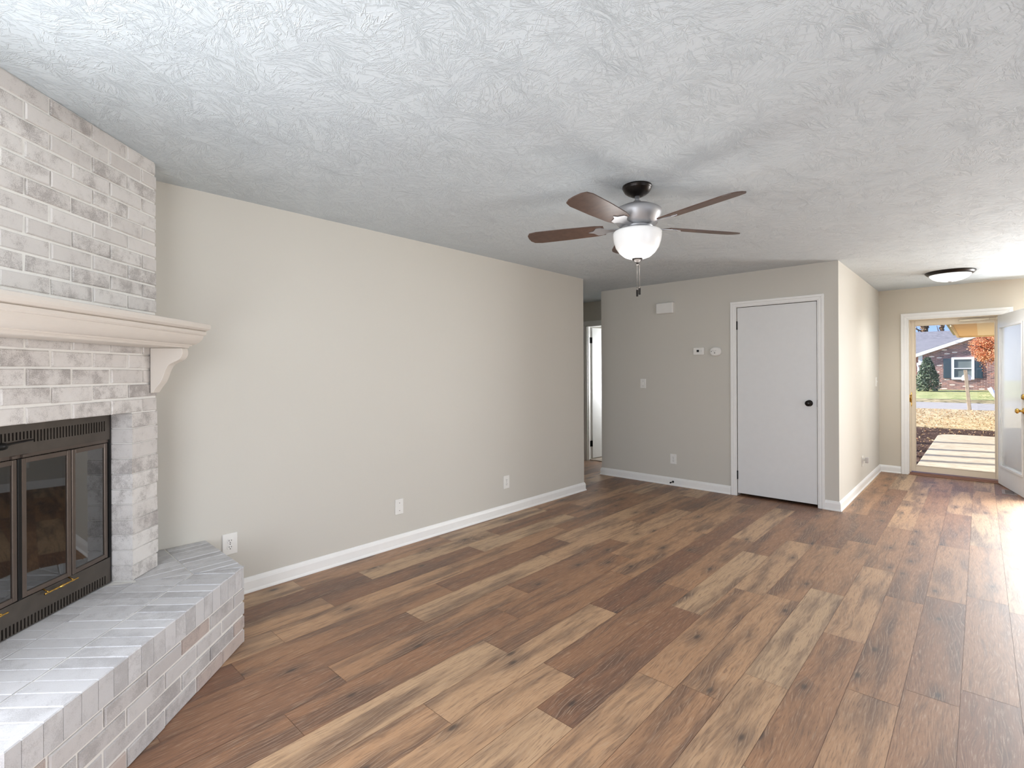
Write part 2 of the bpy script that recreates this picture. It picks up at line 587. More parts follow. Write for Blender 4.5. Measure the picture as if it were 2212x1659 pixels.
# floor: planks along Y, 0.1805 wide, 1.217 long, known end joints where the photo shows them
joints = {0: 1.573, 1: 2.07, -1: 0.62, -2: 1.275, -3: 1.785, -4: 0.86, -5: 1.137, -6: 1.70, -7: 2.058, -8: 2.31, -9: 1.46,
          -10: 1.82, 3: 2.387, 4: 3.04, 2: 0.9, 5: 1.35, 6: 2.727}
tones = {(0, 0): 0.10, (-2, 0): 0.78, (-2, -1): 0.62, (-6, 0): 0.86, (-3, 0): 0.30, (1, -1): 0.72, (1, 0): 0.55, (-1, 0): 0.75,
         (0, -1): 0.85, (4, -1): 0.35, (3, 0): 0.95, (3, -1): 0.8, (-9, -1): 0.65, (-9, 0): 0.1, (-10, 0): 0.9, (-10, -1): 0.05,
         (-4, -1): 0.25, (-5, -1): 0.12, (-4, 0): 0.2, (2, 0): 0.45, (2, -1): 0.05, (-6, -1): 0.15, (-5, 0): 0.45, (-7, -1): 0.3}
mb = MB()
cols = []
PW, PL = 0.1805, 1.217
for i in range(-34, 25):
    x0 = 2.03 + i * PW
    x1 = x0 + PW
    rs = random.Random(i * 13 + 5)
    j0 = joints.get(i, rs.uniform(0, PL))
    for jn in range(-4, 8):
        y0 = j0 + jn * PL
        y1 = y0 + PL
        ya, yb = max(y0, YB), min(y1, YF + 0.10)
        xa, xb = max(x0, -4.0), min(x1, XR)
        if yb <= ya or xb <= xa: continue
        t = tones.get((i, jn), rs.random())
        g = 0.0008
        mb.add([(xa + g, ya + g, 0), (xb - g, ya + g, 0), (xb - g, yb - g, 0), (xa + g, yb - g, 0)], [(0, 1, 2, 3)])
        cols.append((t, rs.random(), rs.random()))
nplank = len(cols)
mb.add([(-4.0, YB, -0.0012), (XR, YB, -0.0012), (XR, YF + 0.1, -0.0012), (-4.0, YF + 0.1, -0.0012)], [(0, 1, 2, 3)])
cols.append((0.0, 0.0, 0.0))
fl = mb.build('floor', MAT['floor'], fix=False)
att = fl.data.attributes.new('plank', 'FLOAT_VECTOR', 'FACE')
for i, c in enumerate(cols):
    att.data[i].vector = c
tag(fl, 'brown oak-look plank floor running through the whole room', 'floor', kind='structure')

mb = MB()
mb.box(-4.1, YB - 0.1, H, XR + 0.1, YF + 0.14, H + 0.12)
structure(mb, 'ceiling', MAT['ceiling'], 'white brush-textured ceiling over the whole room', 'ceiling')

def wall_x(name, xf, thick, y0, y1, holes, mat, label, z1=H):
    """wall whose face is at X = xf; holes are (ya, yb, za, zb)"""
    mb = MB()
    xa, xb = sorted((xf, xf + thick))
    y = y0
    for (a, b, za, zb) in sorted(holes):
        mb.box(xa, y, 0, xb, a, z1)
        if za > 0: mb.box(xa, a, 0, xb, b, za)
        if zb < z1: mb.box(xa, a, zb, xb, b, z1)
        y = b
    mb.box(xa, y, 0, xb, y1, z1)
    return structure(mb, name, mat, label, 'wall')
def wall_y(name, yf, thick, x0, x1, holes, mat, label, z1=H):
    mb = MB()
    ya, yb = sorted((yf, yf + thick))
    x = x0
    for (a, b, za, zb) in sorted(holes):
        mb.box(x, ya, 0, a, yb, z1)
        if za > 0: mb.box(a, ya, 0, b, yb, za)
        if zb < z1: mb.box(a, ya, zb, b, yb, z1)
        x = b
    mb.box(x, ya, 0, x1, yb, z1)
    return structure(mb, name, mat, label, 'wall')

wall_x('wall_left', 0.0, -0.12, YB - 0.12, YL, [], MAT['wall'], 'long greige wall between the fireplace and the hallway')
wall_y('wall_back', YB, -0.12, 0.0, XR + 0.1, [(1.1, 3.3, 0.2, 2.2)], MAT['wall'], 'greige wall behind the camera with a wide window')
wall_x('wall_right', XR, 0.12, YB, YF + 0.14, [(0.3, 3.5, 0.5, 2.2)], MAT['wall'], 'greige wall on the window side of the room')
wall_y('wall_closet', YC, 0.11, XC, XE - 0.11, [(1.392, 2.168, 0.0, 2.068)], MAT['wall'], 'greige wall with the white closet door and thermostat')
wall_x('wall_entry', XE, -0.11, YC, YF, [], MAT['wall'], 'brightly lit short wall beside the front entry')
wall_y('wall_front', YF, 0.14, XE - 0.11, XR + 0.1, [(2.66, 3.57, 0.0, 2.04), (3.83, 5.87, 0.5, 2.08)], MAT['wall_front'], 'cream wall around the front door')
wall_x('wall_hall', XC, 0.11, YC + 0.11, YH + 0.11, [], MAT['wall'], 'hidden end of the closet wall facing the hallway')
wall_y('wall_bedroom', YH, 0.11, -4.0, XC, [(-1.12, -0.362, 0.0, 2.085)], MAT['wall'], 'hallway wall above and around the bedroom doorway')
wall_y('wall_corridor', YL - 0.002, -0.11, -4.0, -0.12, [], MAT['wall'], 'near wall of the hallway')
mb = MB()
mb.box(-4.1, YL - 0.1, 0, -4.0, 8.55, H)
mb.box(-4.0, 8.45, 0, XE - 0.11, 8.55, H)
mb.box(-0.45, YH + 0.11, 0, XC, 7.2, H)
mb.box(-0.45, 8.3, 0, XC, 8.45, H)
mb.box(-0.45, 7.2, 2.05, XC, 8.3, H)
mb.box(-0.45, 7.2, 0, XC, 8.3, 0.75)
structure(mb, 'wall_far', MAT['wall'], 'walls of the bedroom beyond the hallway', 'wall')

# closet interior, coloured near-black to paint the shade behind the door gap
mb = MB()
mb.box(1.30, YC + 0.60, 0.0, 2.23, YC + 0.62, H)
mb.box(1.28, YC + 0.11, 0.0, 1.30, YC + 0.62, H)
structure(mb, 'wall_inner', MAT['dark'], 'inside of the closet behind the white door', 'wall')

# bedroom carpet
k_ = NT('beige_carpet')
k_.base(k_.mix(k_.noise(k_.pos(), 160, 3), rgb(150, 136, 122), rgb(206, 194, 180)))
k_.rough(0.95)
k_.normal(k_.bump(k_.noise(k_.pos(), 220, 3), 0.8, 0.01))
mb = MB()
mb.box(-4.0, YH + 0.04, 0.001, XC, 8.45, 0.012)
one(mb, 'carpet', k_.m, 'beige carpet in the bedroom beyond the hallway door', 'carpet', kind='structure')

# baseboards
BP = [(0, 0.001), (0.021, 0.001), (0.021, 0.008), (0.016, 0.017), (0.0135, 0.020), (0.0135, 0.068), (0.0105, 0.080), (0.005, 0.092), (0.0, 0.095)]
def baseboard(name, path, side, label):
    mb = MB()
    mb.sweep(path, BP, side)
    structure(mb, name, MAT['trim'], label, 'baseboard')
baseboard('baseboard_left', [(-0.12, YL), (0.0, YL), (0.0, 0.985)], 1, 'white baseboard along the long left wall')
baseboard('baseboard_closet', [(XC, YC + 0.7), (XC, YC), (1.327, YC)], -1, 'white baseboard left of the closet door')
baseboard('baseboard_entry', [(2.226, YC), (XE, YC), (XE, YF), (2.583, YF)], -1, 'white baseboard wrapping the corner into the entry')

def casing(name, a0, a1, zt, face, axis, width, label, thick=0.016, sgn=-1, mat='trim', b0=0.0):
    """door casing: inner edges a0/a1 and head zt, on a wall face"""
    mb = MB()
    if axis == 'x': fr = lambda u, v, w_: Vector((u, face + sgn * w_, v))
    else: fr = lambda u, v, w_: Vector((face + sgn * w_, u, v))
    def strip(d0, d1, th):
        mb.prism([(a0 - d1, b0), (a0 - d0, b0), (a0 - d0, zt + d0), (a0 - d1, zt + d1)], 0.0, th, fr, 0.002)
        mb.prism([(a1 + d0, b0), (a1 + d1, b0), (a1 + d1, zt + d1), (a1 + d0, zt + d0)], 0.0, th, fr, 0.002)
        mb.prism([(a0 - d0, zt + d0), (a1 + d0, zt + d0), (a1 + d1, zt + d1), (a0 - d1, zt + d1)], 0.0, th, fr, 0.002)
    strip(0.0, width * 0.18, thick * 0.55)
    strip(width * 0.18, width * 0.60, thick * 0.70)
    strip(width * 0.60, width, thick)
    return structure(mb, name, MAT[mat], label, 'door trim', bevel=0.0)

# ---- closet door
casing('trim_1', 1.392, 2.168, 2.066, YC, 'x', 0.062, 'white casing around the closet door')
mb = MB()
mb.box(1.385, YC + 0.055, 0, 1.393, YC + 0.11, 2.07)
mb.box(2.167, YC + 0.055, 0, 2.175, YC + 0.11, 2.07)
structure(mb, 'trim_2', MAT['trim'], 'white jamb inside the closet doorway', 'door trim')
D1 = thing('door_1', 'flat white closet door with a black knob, closed', 'door', (1.78, YC, 0), kind='structure')
mb = MB()
mb.box(1.398, YC + 0.004, 0.030, 2.163, YC + 0.039, 2.061)
mb.build('door_panel', MAT['door'], D1, bevel=0.002)
def knob(parent, c, ax, mat, nm='knob'):
    mb = MB()
    mb.lathe([(0.032, 0), (0.032, 0.004), (0.028, 0.008), (0.013, 0.012), (0.012, 0.030), (0.020, 0.036), (0.028, 0.044), (0.0295, 0.052),
              (0.026, 0.060), (0.015, 0.066), (0.002, 0.067)], c, 28, ax)
    return mb.build(nm, mat, parent)
o = knob(D1, (2.095, YC + 0.004, 1.041), (0, -1, 0), MAT['bronze'])
o['label'] = 'black door knob'
mb = MB()
mb.box(2.163, YC + 0.000, 1.005, 2.170, YC + 0.010, 1.077)
mb.build('latch_plate', MAT['bronze'], D1)
for zc in (1.868, 0.228):
    mb = MB()
    mb.lathe([(0.0065, -0.046), (0.0065, 0.046)], (1.395, YC - 0.002, zc), 12)
    mb.box(1.388, YC + 0.0, zc - 0.045, 1.402, YC + 0.006, zc + 0.045)
    mb.build('hinge', MAT['black_metal'], D1)

# ---- bedroom door, ajar at the end of the hallway
casing('trim_3', -1.12, -0.362, 2.082, YH, 'x', 0.065, 'white casing around the bedroom doorway')
mb = MB()
mb.box(-1.121, YH, 0, -1.101, YH + 0.11, 2.085)
mb.box(-1.121, YH, 2.066, -0.36, YH + 0.11, 2.086)
mb.box(-1.101, YH + 0.025, 0, -1.090, YH + 0.055, 2.066)
structure(mb, 'trim_4', MAT['trim'], 'white jamb of the bedroom doorway', 'door trim')
D2 = thing('door_2', 'white bedroom door standing open beyond the hallway', 'door', (-1.09, YH + 0.11, 0), kind='structure')
ang = math.radians(8)
dv = Vector((math.sin(ang), math.cos(ang), 0))
nv = Vector((dv.y, -dv.x, 0))
hp = Vector((-1.078, YH + 0.112, 0))
def fr_leaf(u, v, wz): return hp + dv * u + nv * v + Vector((0, 0, wz))
mb = MB()
mb.box(0.0, -0.035, 0.025, 0.72, 0.0, 2.055, fr_leaf)
mb.build('door_panel', MAT['door'], D2, bevel=0.002)
for zc in (1.86, 0.25):
    mb = MB()
    mb.box(-1.101, YH + 0.058, zc - 0.045, -1.097, YH + 0.108, zc + 0.045)
    mb.box(-0.003, -0.034, zc - 0.045, 0.001, 0.0, zc + 0.045, fr_leaf)
    mb.lathe([(0.007, -0.046), (0.007, 0.046)], (-1.090, YH + 0.113, zc), 10)
    mb.build('hinge', MAT['black_metal'], D2)

# ================================================================ FIREPLACE
S2 = math.sqrt(0.5)
def W(s, n, z): return Vector(((n - s) * S2, (n + s) * S2, z))
N0 = 0.667                       # chimney face
SR, SM = 0.265, -0.386           # right edge, middle
SLf = 2 * SM - SR                # left edge
OR_, OL_ = 0.086, 2 * SM - 0.086 # opening jambs
ZH, ZL = 0.385, 1.18             # hearth top, lintel underside
FP = thing('fireplace', 'whitewashed brick corner fireplace with a raised hearth', 'fireplace', tuple(W(SM, 0.6, 0)))
def corner_plan(n, sr, e=0.0):
    """plan polygon of the corner mass: face at n, returns square to both walls"""
    a = W(sr, n, 0)
    b = W(2 * SM - sr, n, 0)
    return [(a.x, a.y), (0.003, a.y), (0.003, YB + 0.003), (b.x, YB + 0.003), (b.x, b.y)]
idz = lambda u, v, w_: Vector((u, v, w_))
mcore = MB()
mcore.prism(corner_plan(N0 - 0.006, SR - 0.004), ZL + 0.006, H - 0.001, idz)
for sg in (1, -1):
    sa, sb = (OR_ + 0.006, SR - 0.004) if sg == 1 else (OL_ - 0.006, SLf + 0.004)
    pl = [W(sa, N0 - 0.006, 0), W(sb, N0 - 0.006, 0), W(sb, 0.36, 0), W(sa, 0.36, 0)]
    mcore.prism([(p.x, p.y) for p in pl], ZH - 0.01, ZL + 0.01, idz)
CB = mcore.build('chimney_breast', MAT['mortar'], FP)
bricks = MB()
def fr_face(u, v, w_): return W(u, w_, v)
def jit(a=0.0018): return random.uniform(-a, a)
pitch = (H - ZL) / 18.0
for r in range(18):
    z0, z1 = ZL + r * pitch + 0.0045, ZL + (r + 1) * pitch - 0.0045
    cuts = [SR]
    s = 0.062 if r % 2 else 0.161
    while s > SLf + 0.05:
        cuts.append(s)
        s -= 0.2065
    cuts.append(SLf)
    for a, b in zip(cuts[:-1], cuts[1:]):
        g0 = 0.0 if a == SR else 0.005
        g1 = 0.0 if b == SLf else 0.005
        poly = [(b + g1 + jit(), z0 + jit()), (a - g0 + jit(0.003), z0 + jit()), (a - g0 + jit(0.003), z1 + jit()), (b + g1 + jit(), z1 + jit())]
        if r == 17: poly = [(u, min(v, H - 0.001)) for u, v in poly]
        bricks.prism(poly, N0 - 0.05, N0 + jit(0.002), fr_face, 0.004)
pj = (ZL - ZH) / 11.0
for r in range(11):
    z0, z1 = ZH + r * pj + 0.0018, ZH + (r + 1) * pj - 0.0018
    for sg in (1, -1):
        a = OR_ if sg == 1 else OL_
        b = SR if sg == 1 else SLf
        q = jit(0.002)
        pts = [(a - 0.000 + q * sg, N0 + jit(0.0015)), (b + jit(0.003), N0 + jit(0.0015)), (b + jit(0.003), 0.50), (a + q * sg, 0.50)]
        pl = [W(u, v, 0) for u, v in pts]
        # chamfer top and bottom so each brick reads against its joint
        p2 = [(p.x, p.y) for p in pl]
        pi = inset(p2, 0.003)
        n = 4
        verts = [(*p, z0) for p in pi] + [(*p, z0 + 0.003) for p in p2] + [(*p, z1 - 0.003) for p in p2] + [(*p, z1) for p in pi]
        faces = [(3, 2, 1, 0), (12, 13, 14, 15)]
        for kk in range(3):
            for i in range(4):
                j = (i + 1) % 4
                faces.append((kk * 4 + i, kk * 4 + j, (kk + 1) * 4 + j, (kk + 1) * 4 + i))
        bricks.add(verts, faces)
bricks.build('brick_facing', MAT['brick'], FP)

# hearth: mortar core, four running courses, rowlock edge and paved top
NH, SHR = 1.106, 0.245
SHL = 2 * SM - SHR
def hearth_plan(d):
    a = W(SHR, NH, 0)
    b = W(SHL, NH, 0)
    # shrink by d on the three exposed sides
    ya, xb = a.y - d, b.x - d
    k = (NH - d) * math.sqrt(2)       # X + Y on the front line
    return [(k - ya, ya), (0.003, ya), (0.003, YB + 0.003), (xb, YB + 0.003), (xb, k - xb)]
hc = MB()
hc.prism(hearth_plan(0.006), 0.0, ZH - 0.004, idz)
HC = hc.build('hearth', MAT['mortar'], FP)
hb = MB()
cz = [0.0, 0.069, 0.139, 0.209, 0.279]
yA = W(SHR, NH, 0).y
xA = W(SHR, NH, 0).x
xB = W(SHL, NH, 0).x
def fr_end(u, v, w_): return Vector((u, w_, v))     # end facing +Y: u = X
def fr_endl(u, v, w_): return Vector((w_, u, v))    # end facing +X: u = Y
for r in range(4):
    z0, z1 = cz[r] + 0.005, cz[r + 1] - 0.005
    if r == 0: z0 = 0.001
    cuts = [SHR]
    s = SHR - (0.10 if r % 2 else 0.203)
    while s > SHL + 0.06:
        cuts.append(s)
        s -= 0.2065
    cuts.append(SHL)
    for a, b in zip(cuts[:-1], cuts[1:]):
        g0 = 0.0 if a == SHR else 0.005
        g1 = 0.0 if b == SHL else 0.005
        hb.prism([(b + g1, z0 + jit()), (a - g0, z0 + jit()), (a - g0, z1 + jit()), (b + g1, z1 + jit())], NH - 0.05, NH + jit(0.002), fr_face, 0.004)
    x = xA
    first = True
    while x > 0.03:
        L = (0.2 if r % 2 else 0.10) if first else 0.2065
        x2 = max(x - L, 0.004)
        hb.prism([(x2 + 0.005, z0), (x - (0 if first else 0.005), z0), (x - (0 if first else 0.005), z1), (x2 + 0.005, z1)], yA - 0.05, yA + jit(0.002), fr_end, 0.004)
        x = x2
        first = False
hb.build('hearth_bricks', MAT['brick_hearth'], FP)
# rowlock bricks and paving: prisms seen from above, clipped at the corner mitre
ht = MB()
rb = MB()
mit = Vector((math.sin(math.radians(22.5)), math.cos(math.radians(22.5))))   # bisector direction, front corner
A2 = Vector((xA, yA))
mn = Vector((mit.y, -mit.x))        # + on the front side
mitc = mn.dot(A2)
def plan_sn(s, n):
    p = W(s, n, 0)
    return (p.x, p.y)
rows = [(0.903, NH), (0.688, 0.897), (0.50, 0.682)]
for ri_, (n0, n1) in enumerate(rows):
    s = 0.62
    while s > SHL - 0.4:
        s2 = s - 0.0662
        poly = [plan_sn(s2 + 0.0009, n0), plan_sn(s - 0.0009, n0), plan_sn(s - 0.0009, n1), plan_sn(s2 + 0.0009, n1)]
        poly = clip(poly, -mn.x, -mn.y, -mitc - 0.002)
        if poly: poly = clip(poly, 1, 0, xB)
        if poly: poly = clip(poly, 0, -1, -(YB + 0.004))
        if poly and len(poly) > 2:
            zt = ZH + jit(0.0012)
            if ri_ == 0: rb.prism(poly, 0.284, zt, idz, 0.0035)
            else: ht.prism(poly, ZH - 0.03, zt, idz, 0.0015)
        s = s2
for (y0, y1) in ((yA - 0.203, yA), (yA - 0.412, yA - 0.209)):
    x = 0.006
    while x < xA:
        poly = [(x + 0.0009, y0), (x + 0.0653, y0), (x + 0.0653, y1), (x + 0.0009, y1)]
        poly = clip(poly, mn.x, mn.y, mitc - 0.002)
        if poly and len(poly) > 2:
            zt = ZH + jit(0.0012)
            if y1 == yA: rb.prism(poly, 0.284, zt, idz, 0.0035)
            else: ht.prism(poly, ZH - 0.03, zt, idz, 0.0015)
        x += 0.0662
ht.build('hearth_paving', MAT['brick_top'], FP)
rb.build('rowlock_edge', MAT['brick_top'], FP)

# ---- firebox insert
NI = 0.575
IR, IL = 0.071, 2 * SM - 0.071
FI = thing('fireplace_insert', 'dark metal firebox insert with glass doors and slotted vents', 'fireplace insert', tuple(W(SM, NI, ZH)))
mb = MB()
mb.box(IL - 0.008, 0.36, ZH + 0.004, IR + 0.008, 0.372, ZL + 0.002, lambda u, v, z: W(u, v, z))
for a, b in ((IR - 0.004, IR + 0.008), (IL - 0.008, IL + 0.004)):
    mb.box(a, 0.372, ZH + 0.004, b, NI - 0.002, ZL + 0.002, lambda u, v, z: W(u, v, z))
mb.box(IL, 0.372, ZH + 0.004, IR, NI - 0.03, ZH + 0.014, lambda u, v, z: W(u, v, z))
mb.box(IL, 0.372, 1.075, IR, NI - 0.016, 1.17, lambda u, v, z: W(u, v, z))  # near-black backing added behind both vents so the slots look unlit
mb.box(IL, NI - 0.028, ZH + 0.005, IR, NI - 0.016, 0.495, lambda u, v, z: W(u, v, z))
mb.build('firebox', MAT['dark'], FI)
def vent_panel(z0, z1, sz0, sz1, name, short=None):
    """face panel with a row of vertical slots cut through"""
    mb = MB()
    fw_ = lambda u, v, z: W(u, v, z)
    a, b = NI - 0.012, NI
    mb.box(IL, a, z0, IR, b, sz0, fw_)
    mb.box(IL, a, sz1, IR, b, z1, fw_)
    s = IR - 0.030
    mb.box(s, a, sz0, IR, b, sz1, fw_)
    while s > IL + 0.04:
        s2 = s - 0.0149
        mb.box(s2, a, sz0, s2 + 0.0078, b, sz1, fw_)
        if short and s < short[0] and s > short[1]:
            mb.box(s2 + 0.0078, a, sz0, s, b, sz0 + 0.016, fw_)
        s = s2
    mb.box(IL, a, sz0, s, b, sz1, fw_)
    return mb.build(name, MAT['insert'], FI)
vent_panel(1.060, 1.1785, 1.101, 1.147, 'upper_vent_panel', (-0.330, 2 * SM + 0.330))
vent_panel(ZH + 0.004, 0.506, 0.391, 0.430, 'lower_vent_panel')
mb = MB()
mb.box(IL, 0.50, 1.046, IR, NI - 0.006, 1.060, lambda u, v, z: W(u, v, z))
mb.box(-0.415, NI - 0.006, 1.047, -0.395, NI + 0.002, 1.058, lambda u, v, z: W(u, v, z))
mb.box(-0.372, NI - 0.006, 1.047, -0.345, NI + 0.002, 1.058, lambda u, v, z: W(u, v, z))
mb.build('door_track', MAT['insert_frame'], FI)
mb = MB()
mb.tube([W(-0.34, NI + 0.012, 1.112), W(-0.43, NI + 0.014, 1.108), W(-0.47, NI + 0.02, 1.104)], 0.0035, 8)
mb.lathe([(0.004, -0.02), (0.012, -0.012), (0.014, 0.0), (0.012, 0.012), (0.004, 0.02)], W(-0.475, NI + 0.022, 1.104), 14, (-S2, S2, 0))
mb.build('damper_lever', MAT['black_metal'], FI)
# two pairs of bifold glass doors, each leaf a frame round a smoked pane
def leaf(sa, sb, na, nb):
    d_ = W(sb, nb, 0) - W(sa, na, 0)
    L = d_.length
    e = d_ / L
    q = Vector((e.y, -e.x, 0))
    if q.dot(Vector((S2, S2, 0))) < 0: q = -q
    o_ = W(sa, na, 0)
    fr_ = lambda u, v, z: o_ + e * u + q * v + Vector((0, 0, z))
    mb = MB()
    z0, z1, t = 0.510, 1.044, 0.019
    mb.box(0, 0, z0, t, 0.012, z1, fr_)
    mb.box(L - t, 0, z0, L, 0.012, z1, fr_)
    mb.box(t, 0, z0, L - t, 0.012, z0 + t, fr_)
    mb.box(t, 0, z1 - t, L - t, 0.012, z1, fr_)
    dr = mb.build('glass_door', MAT['insert_frame'], FI, bevel=0.002)
    mb = MB()
    mb.box(t - 0.003, 0.004, z0 + t - 0.003, L - t + 0.003, 0.007, z1 - t + 0.003, fr_)
    g = mb.build('door_pane', MAT['fire_glass'], dr)
    return dr
def handle(dr, s0, s1):
    mb = MB()
    n_ = 40
    path, rad = [], []
    for i in range(n_ + 1):
        t = i / n_
        path.append(W(s0 + (s1 - s0) * t, NI + 0.028, 0.497))
        x = abs(t - 0.5) * 2
        rad.append(0.0028 + 0.0022 * (0.5 + 0.5 * math.cos(t * 12 * PI)) * (1 - 0.45 * x) + (0.002 if x < 0.18 else 0))
    mb.tube(path, rad, 10)
    for s in (s0 + 0.02 * (1 if s1 > s0 else -1), s1 - 0.02 * (1 if s1 > s0 else -1)):
        mb.tube([W(s, NI - 0.002, 0.512), W(s, NI + 0.02, 0.50), W(s, NI + 0.028, 0.497)], 0.003, 8)
    h_ = mb.build('handle', MAT['brass'], dr)
    h_['label'] = 'brass handle'
for sg in (1, -1):
    m_ = lambda s: s if sg == 1 else 2 * SM - s
    d1 = leaf(m_(-0.376), m_(-0.157), NI - 0.010, NI - 0.004)
    d2 = leaf(m_(-0.153), m_(0.058), NI - 0.004, NI - 0.014)
    handle(d1, m_(-0.310), m_(-0.150))
mb = MB()
mb.box(-0.394, NI - 0.030, 0.508, -0.378, NI + 0.004, 1.045, lambda u, v, z: W(u, v, z))
mb.build('center_post', MAT['black_metal'], FI, bevel=0.002)
mb = MB()
nseg = 120
vs, fs = [], []
for i in range(nseg + 1):
    s = IL + 0.02 + (IR - IL - 0.04) * i / nseg
    n_ = 0.505 + 0.006 * math.sin(i * 1.1) + 0.003 * math.sin(i * 0.37)
    vs += [W(s, n_, 0.40), W(s, n_, 1.05)]
    if i: fs.append((2 * i - 2, 2 * i, 2 * i + 1, 2 * i - 1))
mb.add(vs, fs, True)
mb.build('mesh_screen', MAT['mesh'], FI, fix=False)

# ---- mantel shelf on corbels
MT = thing('mantel_shelf', 'cream mantel shelf with crown moulding across the brick chimney', 'mantel', tuple(W(SM, N0, 1.495)))
prof = [(N0 + 0.004, 1.495), (0.826, 1.495), (0.832, 1.497), (0.838, 1.506), (0.847, 1.506), (0.849, 1.512)]
for i in range(9):
    t = i / 8.0
    a = t * PI / 2
    prof.append((0.857 + 0.047 * math.sin(a) ** 1.0 * t ** 0.25 if t else 0.857, 1.513 + 0.045 * (1 - math.cos(a))))
prof += [(0.911, 1.560), (0.917, 1.566), (0.917, 1.578), (0.911, 1.581), (0.924, 1.584), (0.937, 1.592), (0.939, 1.602), (0.937, 1.614), (0.930, 1.617), (N0 + 0.004, 1.617)]
mb = MB()
base_n = N0 + 0.004
def mring(sfun): return [W(sfun(n), n, z) for n, z in prof]
# the profile is mitred back at both ends
e0 = SR - 0.004
rg = [[W(2 * SM - e0 - (n - 0.937) * 0.06, n, z) for n, z in prof], [W(e0 + (n - 0.937) * 0.06, n, z) for n, z in prof]]
n_ = len(prof)
faces = [tuple(range(n_ - 1, -1, -1)), tuple(n_ + i for i in range(n_))]
for i in range(n_):
    j = (i + 1) % n_
    faces.append((i, j, n_ + j, n_ + i))
mb.add(rg[0] + rg[1], faces)
mb.build('shelf', MAT['mantel'], MT)
def corbel(s0, s1):
    P = [(N0 + 0.004, 1.494), (0.824, 1.494)]
    ctl = [(0.824, 1.494), (0.827, 1.464), (0.812, 1.438), (0.785, 1.424), (0.760, 1.410), (0.745, 1.385), (0.735, 1.358), (0.726, 1.335), (0.718, 1.320), (0.702, 1.300), (0.690, 1.282), (0.684, 1.272)]
    pts = []
    for i in range(len(ctl) - 1):
        p0, p1, p2, p3 = ctl[max(i - 1, 0)], ctl[i], ctl[i + 1], ctl[min(i + 2, len(ctl) - 1)]
        for q in range(4):
            t = q / 4
            pts.append(tuple(0.5 * (2 * p1[d] + (p2[d] - p0[d]) * t + (2 * p0[d] - 5 * p1[d] + 4 * p2[d] - p3[d]) * t * t + (3 * p1[d] - p0[d] - 3 * p2[d] + p3[d]) * t ** 3) for d in (0, 1)))
    pts.append(ctl[-1])
    poly = [(N0 + 0.004, 1.494)] + pts + [(N0 + 0.004, 1.270)]
    mb = MB()
    mb.prism(poly, s0, s1, lambda u, v, w_: W(w_, u, v))
    return mb.build('corbel', MAT['mantel'], MT, bevel=0.005)
corbel(0.208, 0.258)
corbel(2 * SM - 0.258, 2 * SM - 0.208)

# ================================================================ PLATES AND SMALL WALL FITTINGS
def wall_frame(kind, face):
    if kind == 'left': return lambda u, z, d: Vector((face + d, u, z))      # wall facing +X, u = Y
    return lambda u, z, d: Vector((u, face - d, z))                          # wall facing -Y, u = X
def rrect(cx_, cz_, w_, h_, r, seg=5):
    pts = []
    for (sx, sz, a0) in ((1, 1, 0), (-1, 1, 90), (-1, -1, 180), (1, -1, 270)):
        for i in range(seg + 1):
            a = math.radians(a0 + 90 * i / seg)
            pts.append((cx_ + sx * (w_ / 2 - r) + r * math.cos(a), cz_ + sz * (h_ / 2 - r) + r * math.sin(a)))
    return pts
def plate_thing(name, label, cat, fr, c, w_, h_, kind, group=None):
    cx_, cz_ = c
    t = thing(name, label, cat, tuple(fr(cx_, cz_, 0)), group)
    mb = MB()
    mb.prism(rrect(cx_, cz_, w_, h_, 0.004), 0.0005, 0.0065, fr, 0.0025)
    mb.build('cover_plate', MAT['plate'], t)
    if kind == 'outlet':
        for dz in (0.0195, -0.0195):
            mb = MB()
            mb.prism(rrect(cx_, cz_ + dz, 0.034, 0.028, 0.010), 0.005, 0.0085, fr, 0.001)
            rc = mb.build('receptacle', MAT['plate'], t)
            mb = MB()
            for (ox, oz, sw, sh_) in ((-0.0065, 0.003, 0.0030, 0.0095), (0.0065, 0.003, 0.0030, 0.0075), (0.0, -0.0085, 0.0055, 0.0050)):
                mb.prism(rrect(cx_ + ox, cz_ + dz + oz, sw, sh_, min(sw, sh_) * 0.3, 2), 0.008, 0.0088, fr)
            mb.build('slots', MAT['slot'], rc)
    elif kind == 'switch':
        mb = MB()
        mb.prism(rrect(cx_, cz_, 0.012, 0.026, 0.002, 2), 0.006, 0.009, fr)
        mb.prism(rrect(cx_, cz_ + 0.005, 0.008, 0.012, 0.002, 2), 0.008, 0.019, fr, 0.002)
        mb.build('toggle', MAT['plate'], t)
    for dz in ((0.0,) if kind == 'outlet' else (0.030, -0.030)):
        mb = MB()
        mb.prism(rrect(cx_, cz_ + dz, 0.006, 0.006, 0.003, 3), 0.006, 0.0073, fr)
        mb.build('screw', MAT['chain'], t)
    return t
FL_ = wall_frame('left', 0.0)
plate_thing('wall_outlet', 'white duplex outlet on the left wall just beside the brick hearth', 'outlet', FL_, (1.087, 0.328), 0.084, 0.128, 'outlet', 'white wall outlets')
plate_thing('blank_plate', 'blank white cover plate low on the long left wall', 'wall plate', FL_, (2.310, 0.313), 0.076, 0.118, 'blank')
plate_thing('wall_outlet', 'white duplex outlet on the left wall near the hallway end', 'outlet', FL_, (3.535, 0.308), 0.080, 0.122, 'outlet', 'white wall outlets')
FC_ = wall_frame('y', YC)
plate_thing('light_switch', 'white toggle light switch at the left end of the thermostat wall', 'light switch', FC_, (0.261, 1.218), 0.074, 0.118, 'switch', 'white light switches')
plate_thing('wall_outlet', 'white duplex outlet below the thermostat, above the door stop', 'outlet', FC_, (0.655, 0.318), 0.076, 0.118, 'outlet', 'white wall outlets')
FE_ = wall_frame('left', XE)
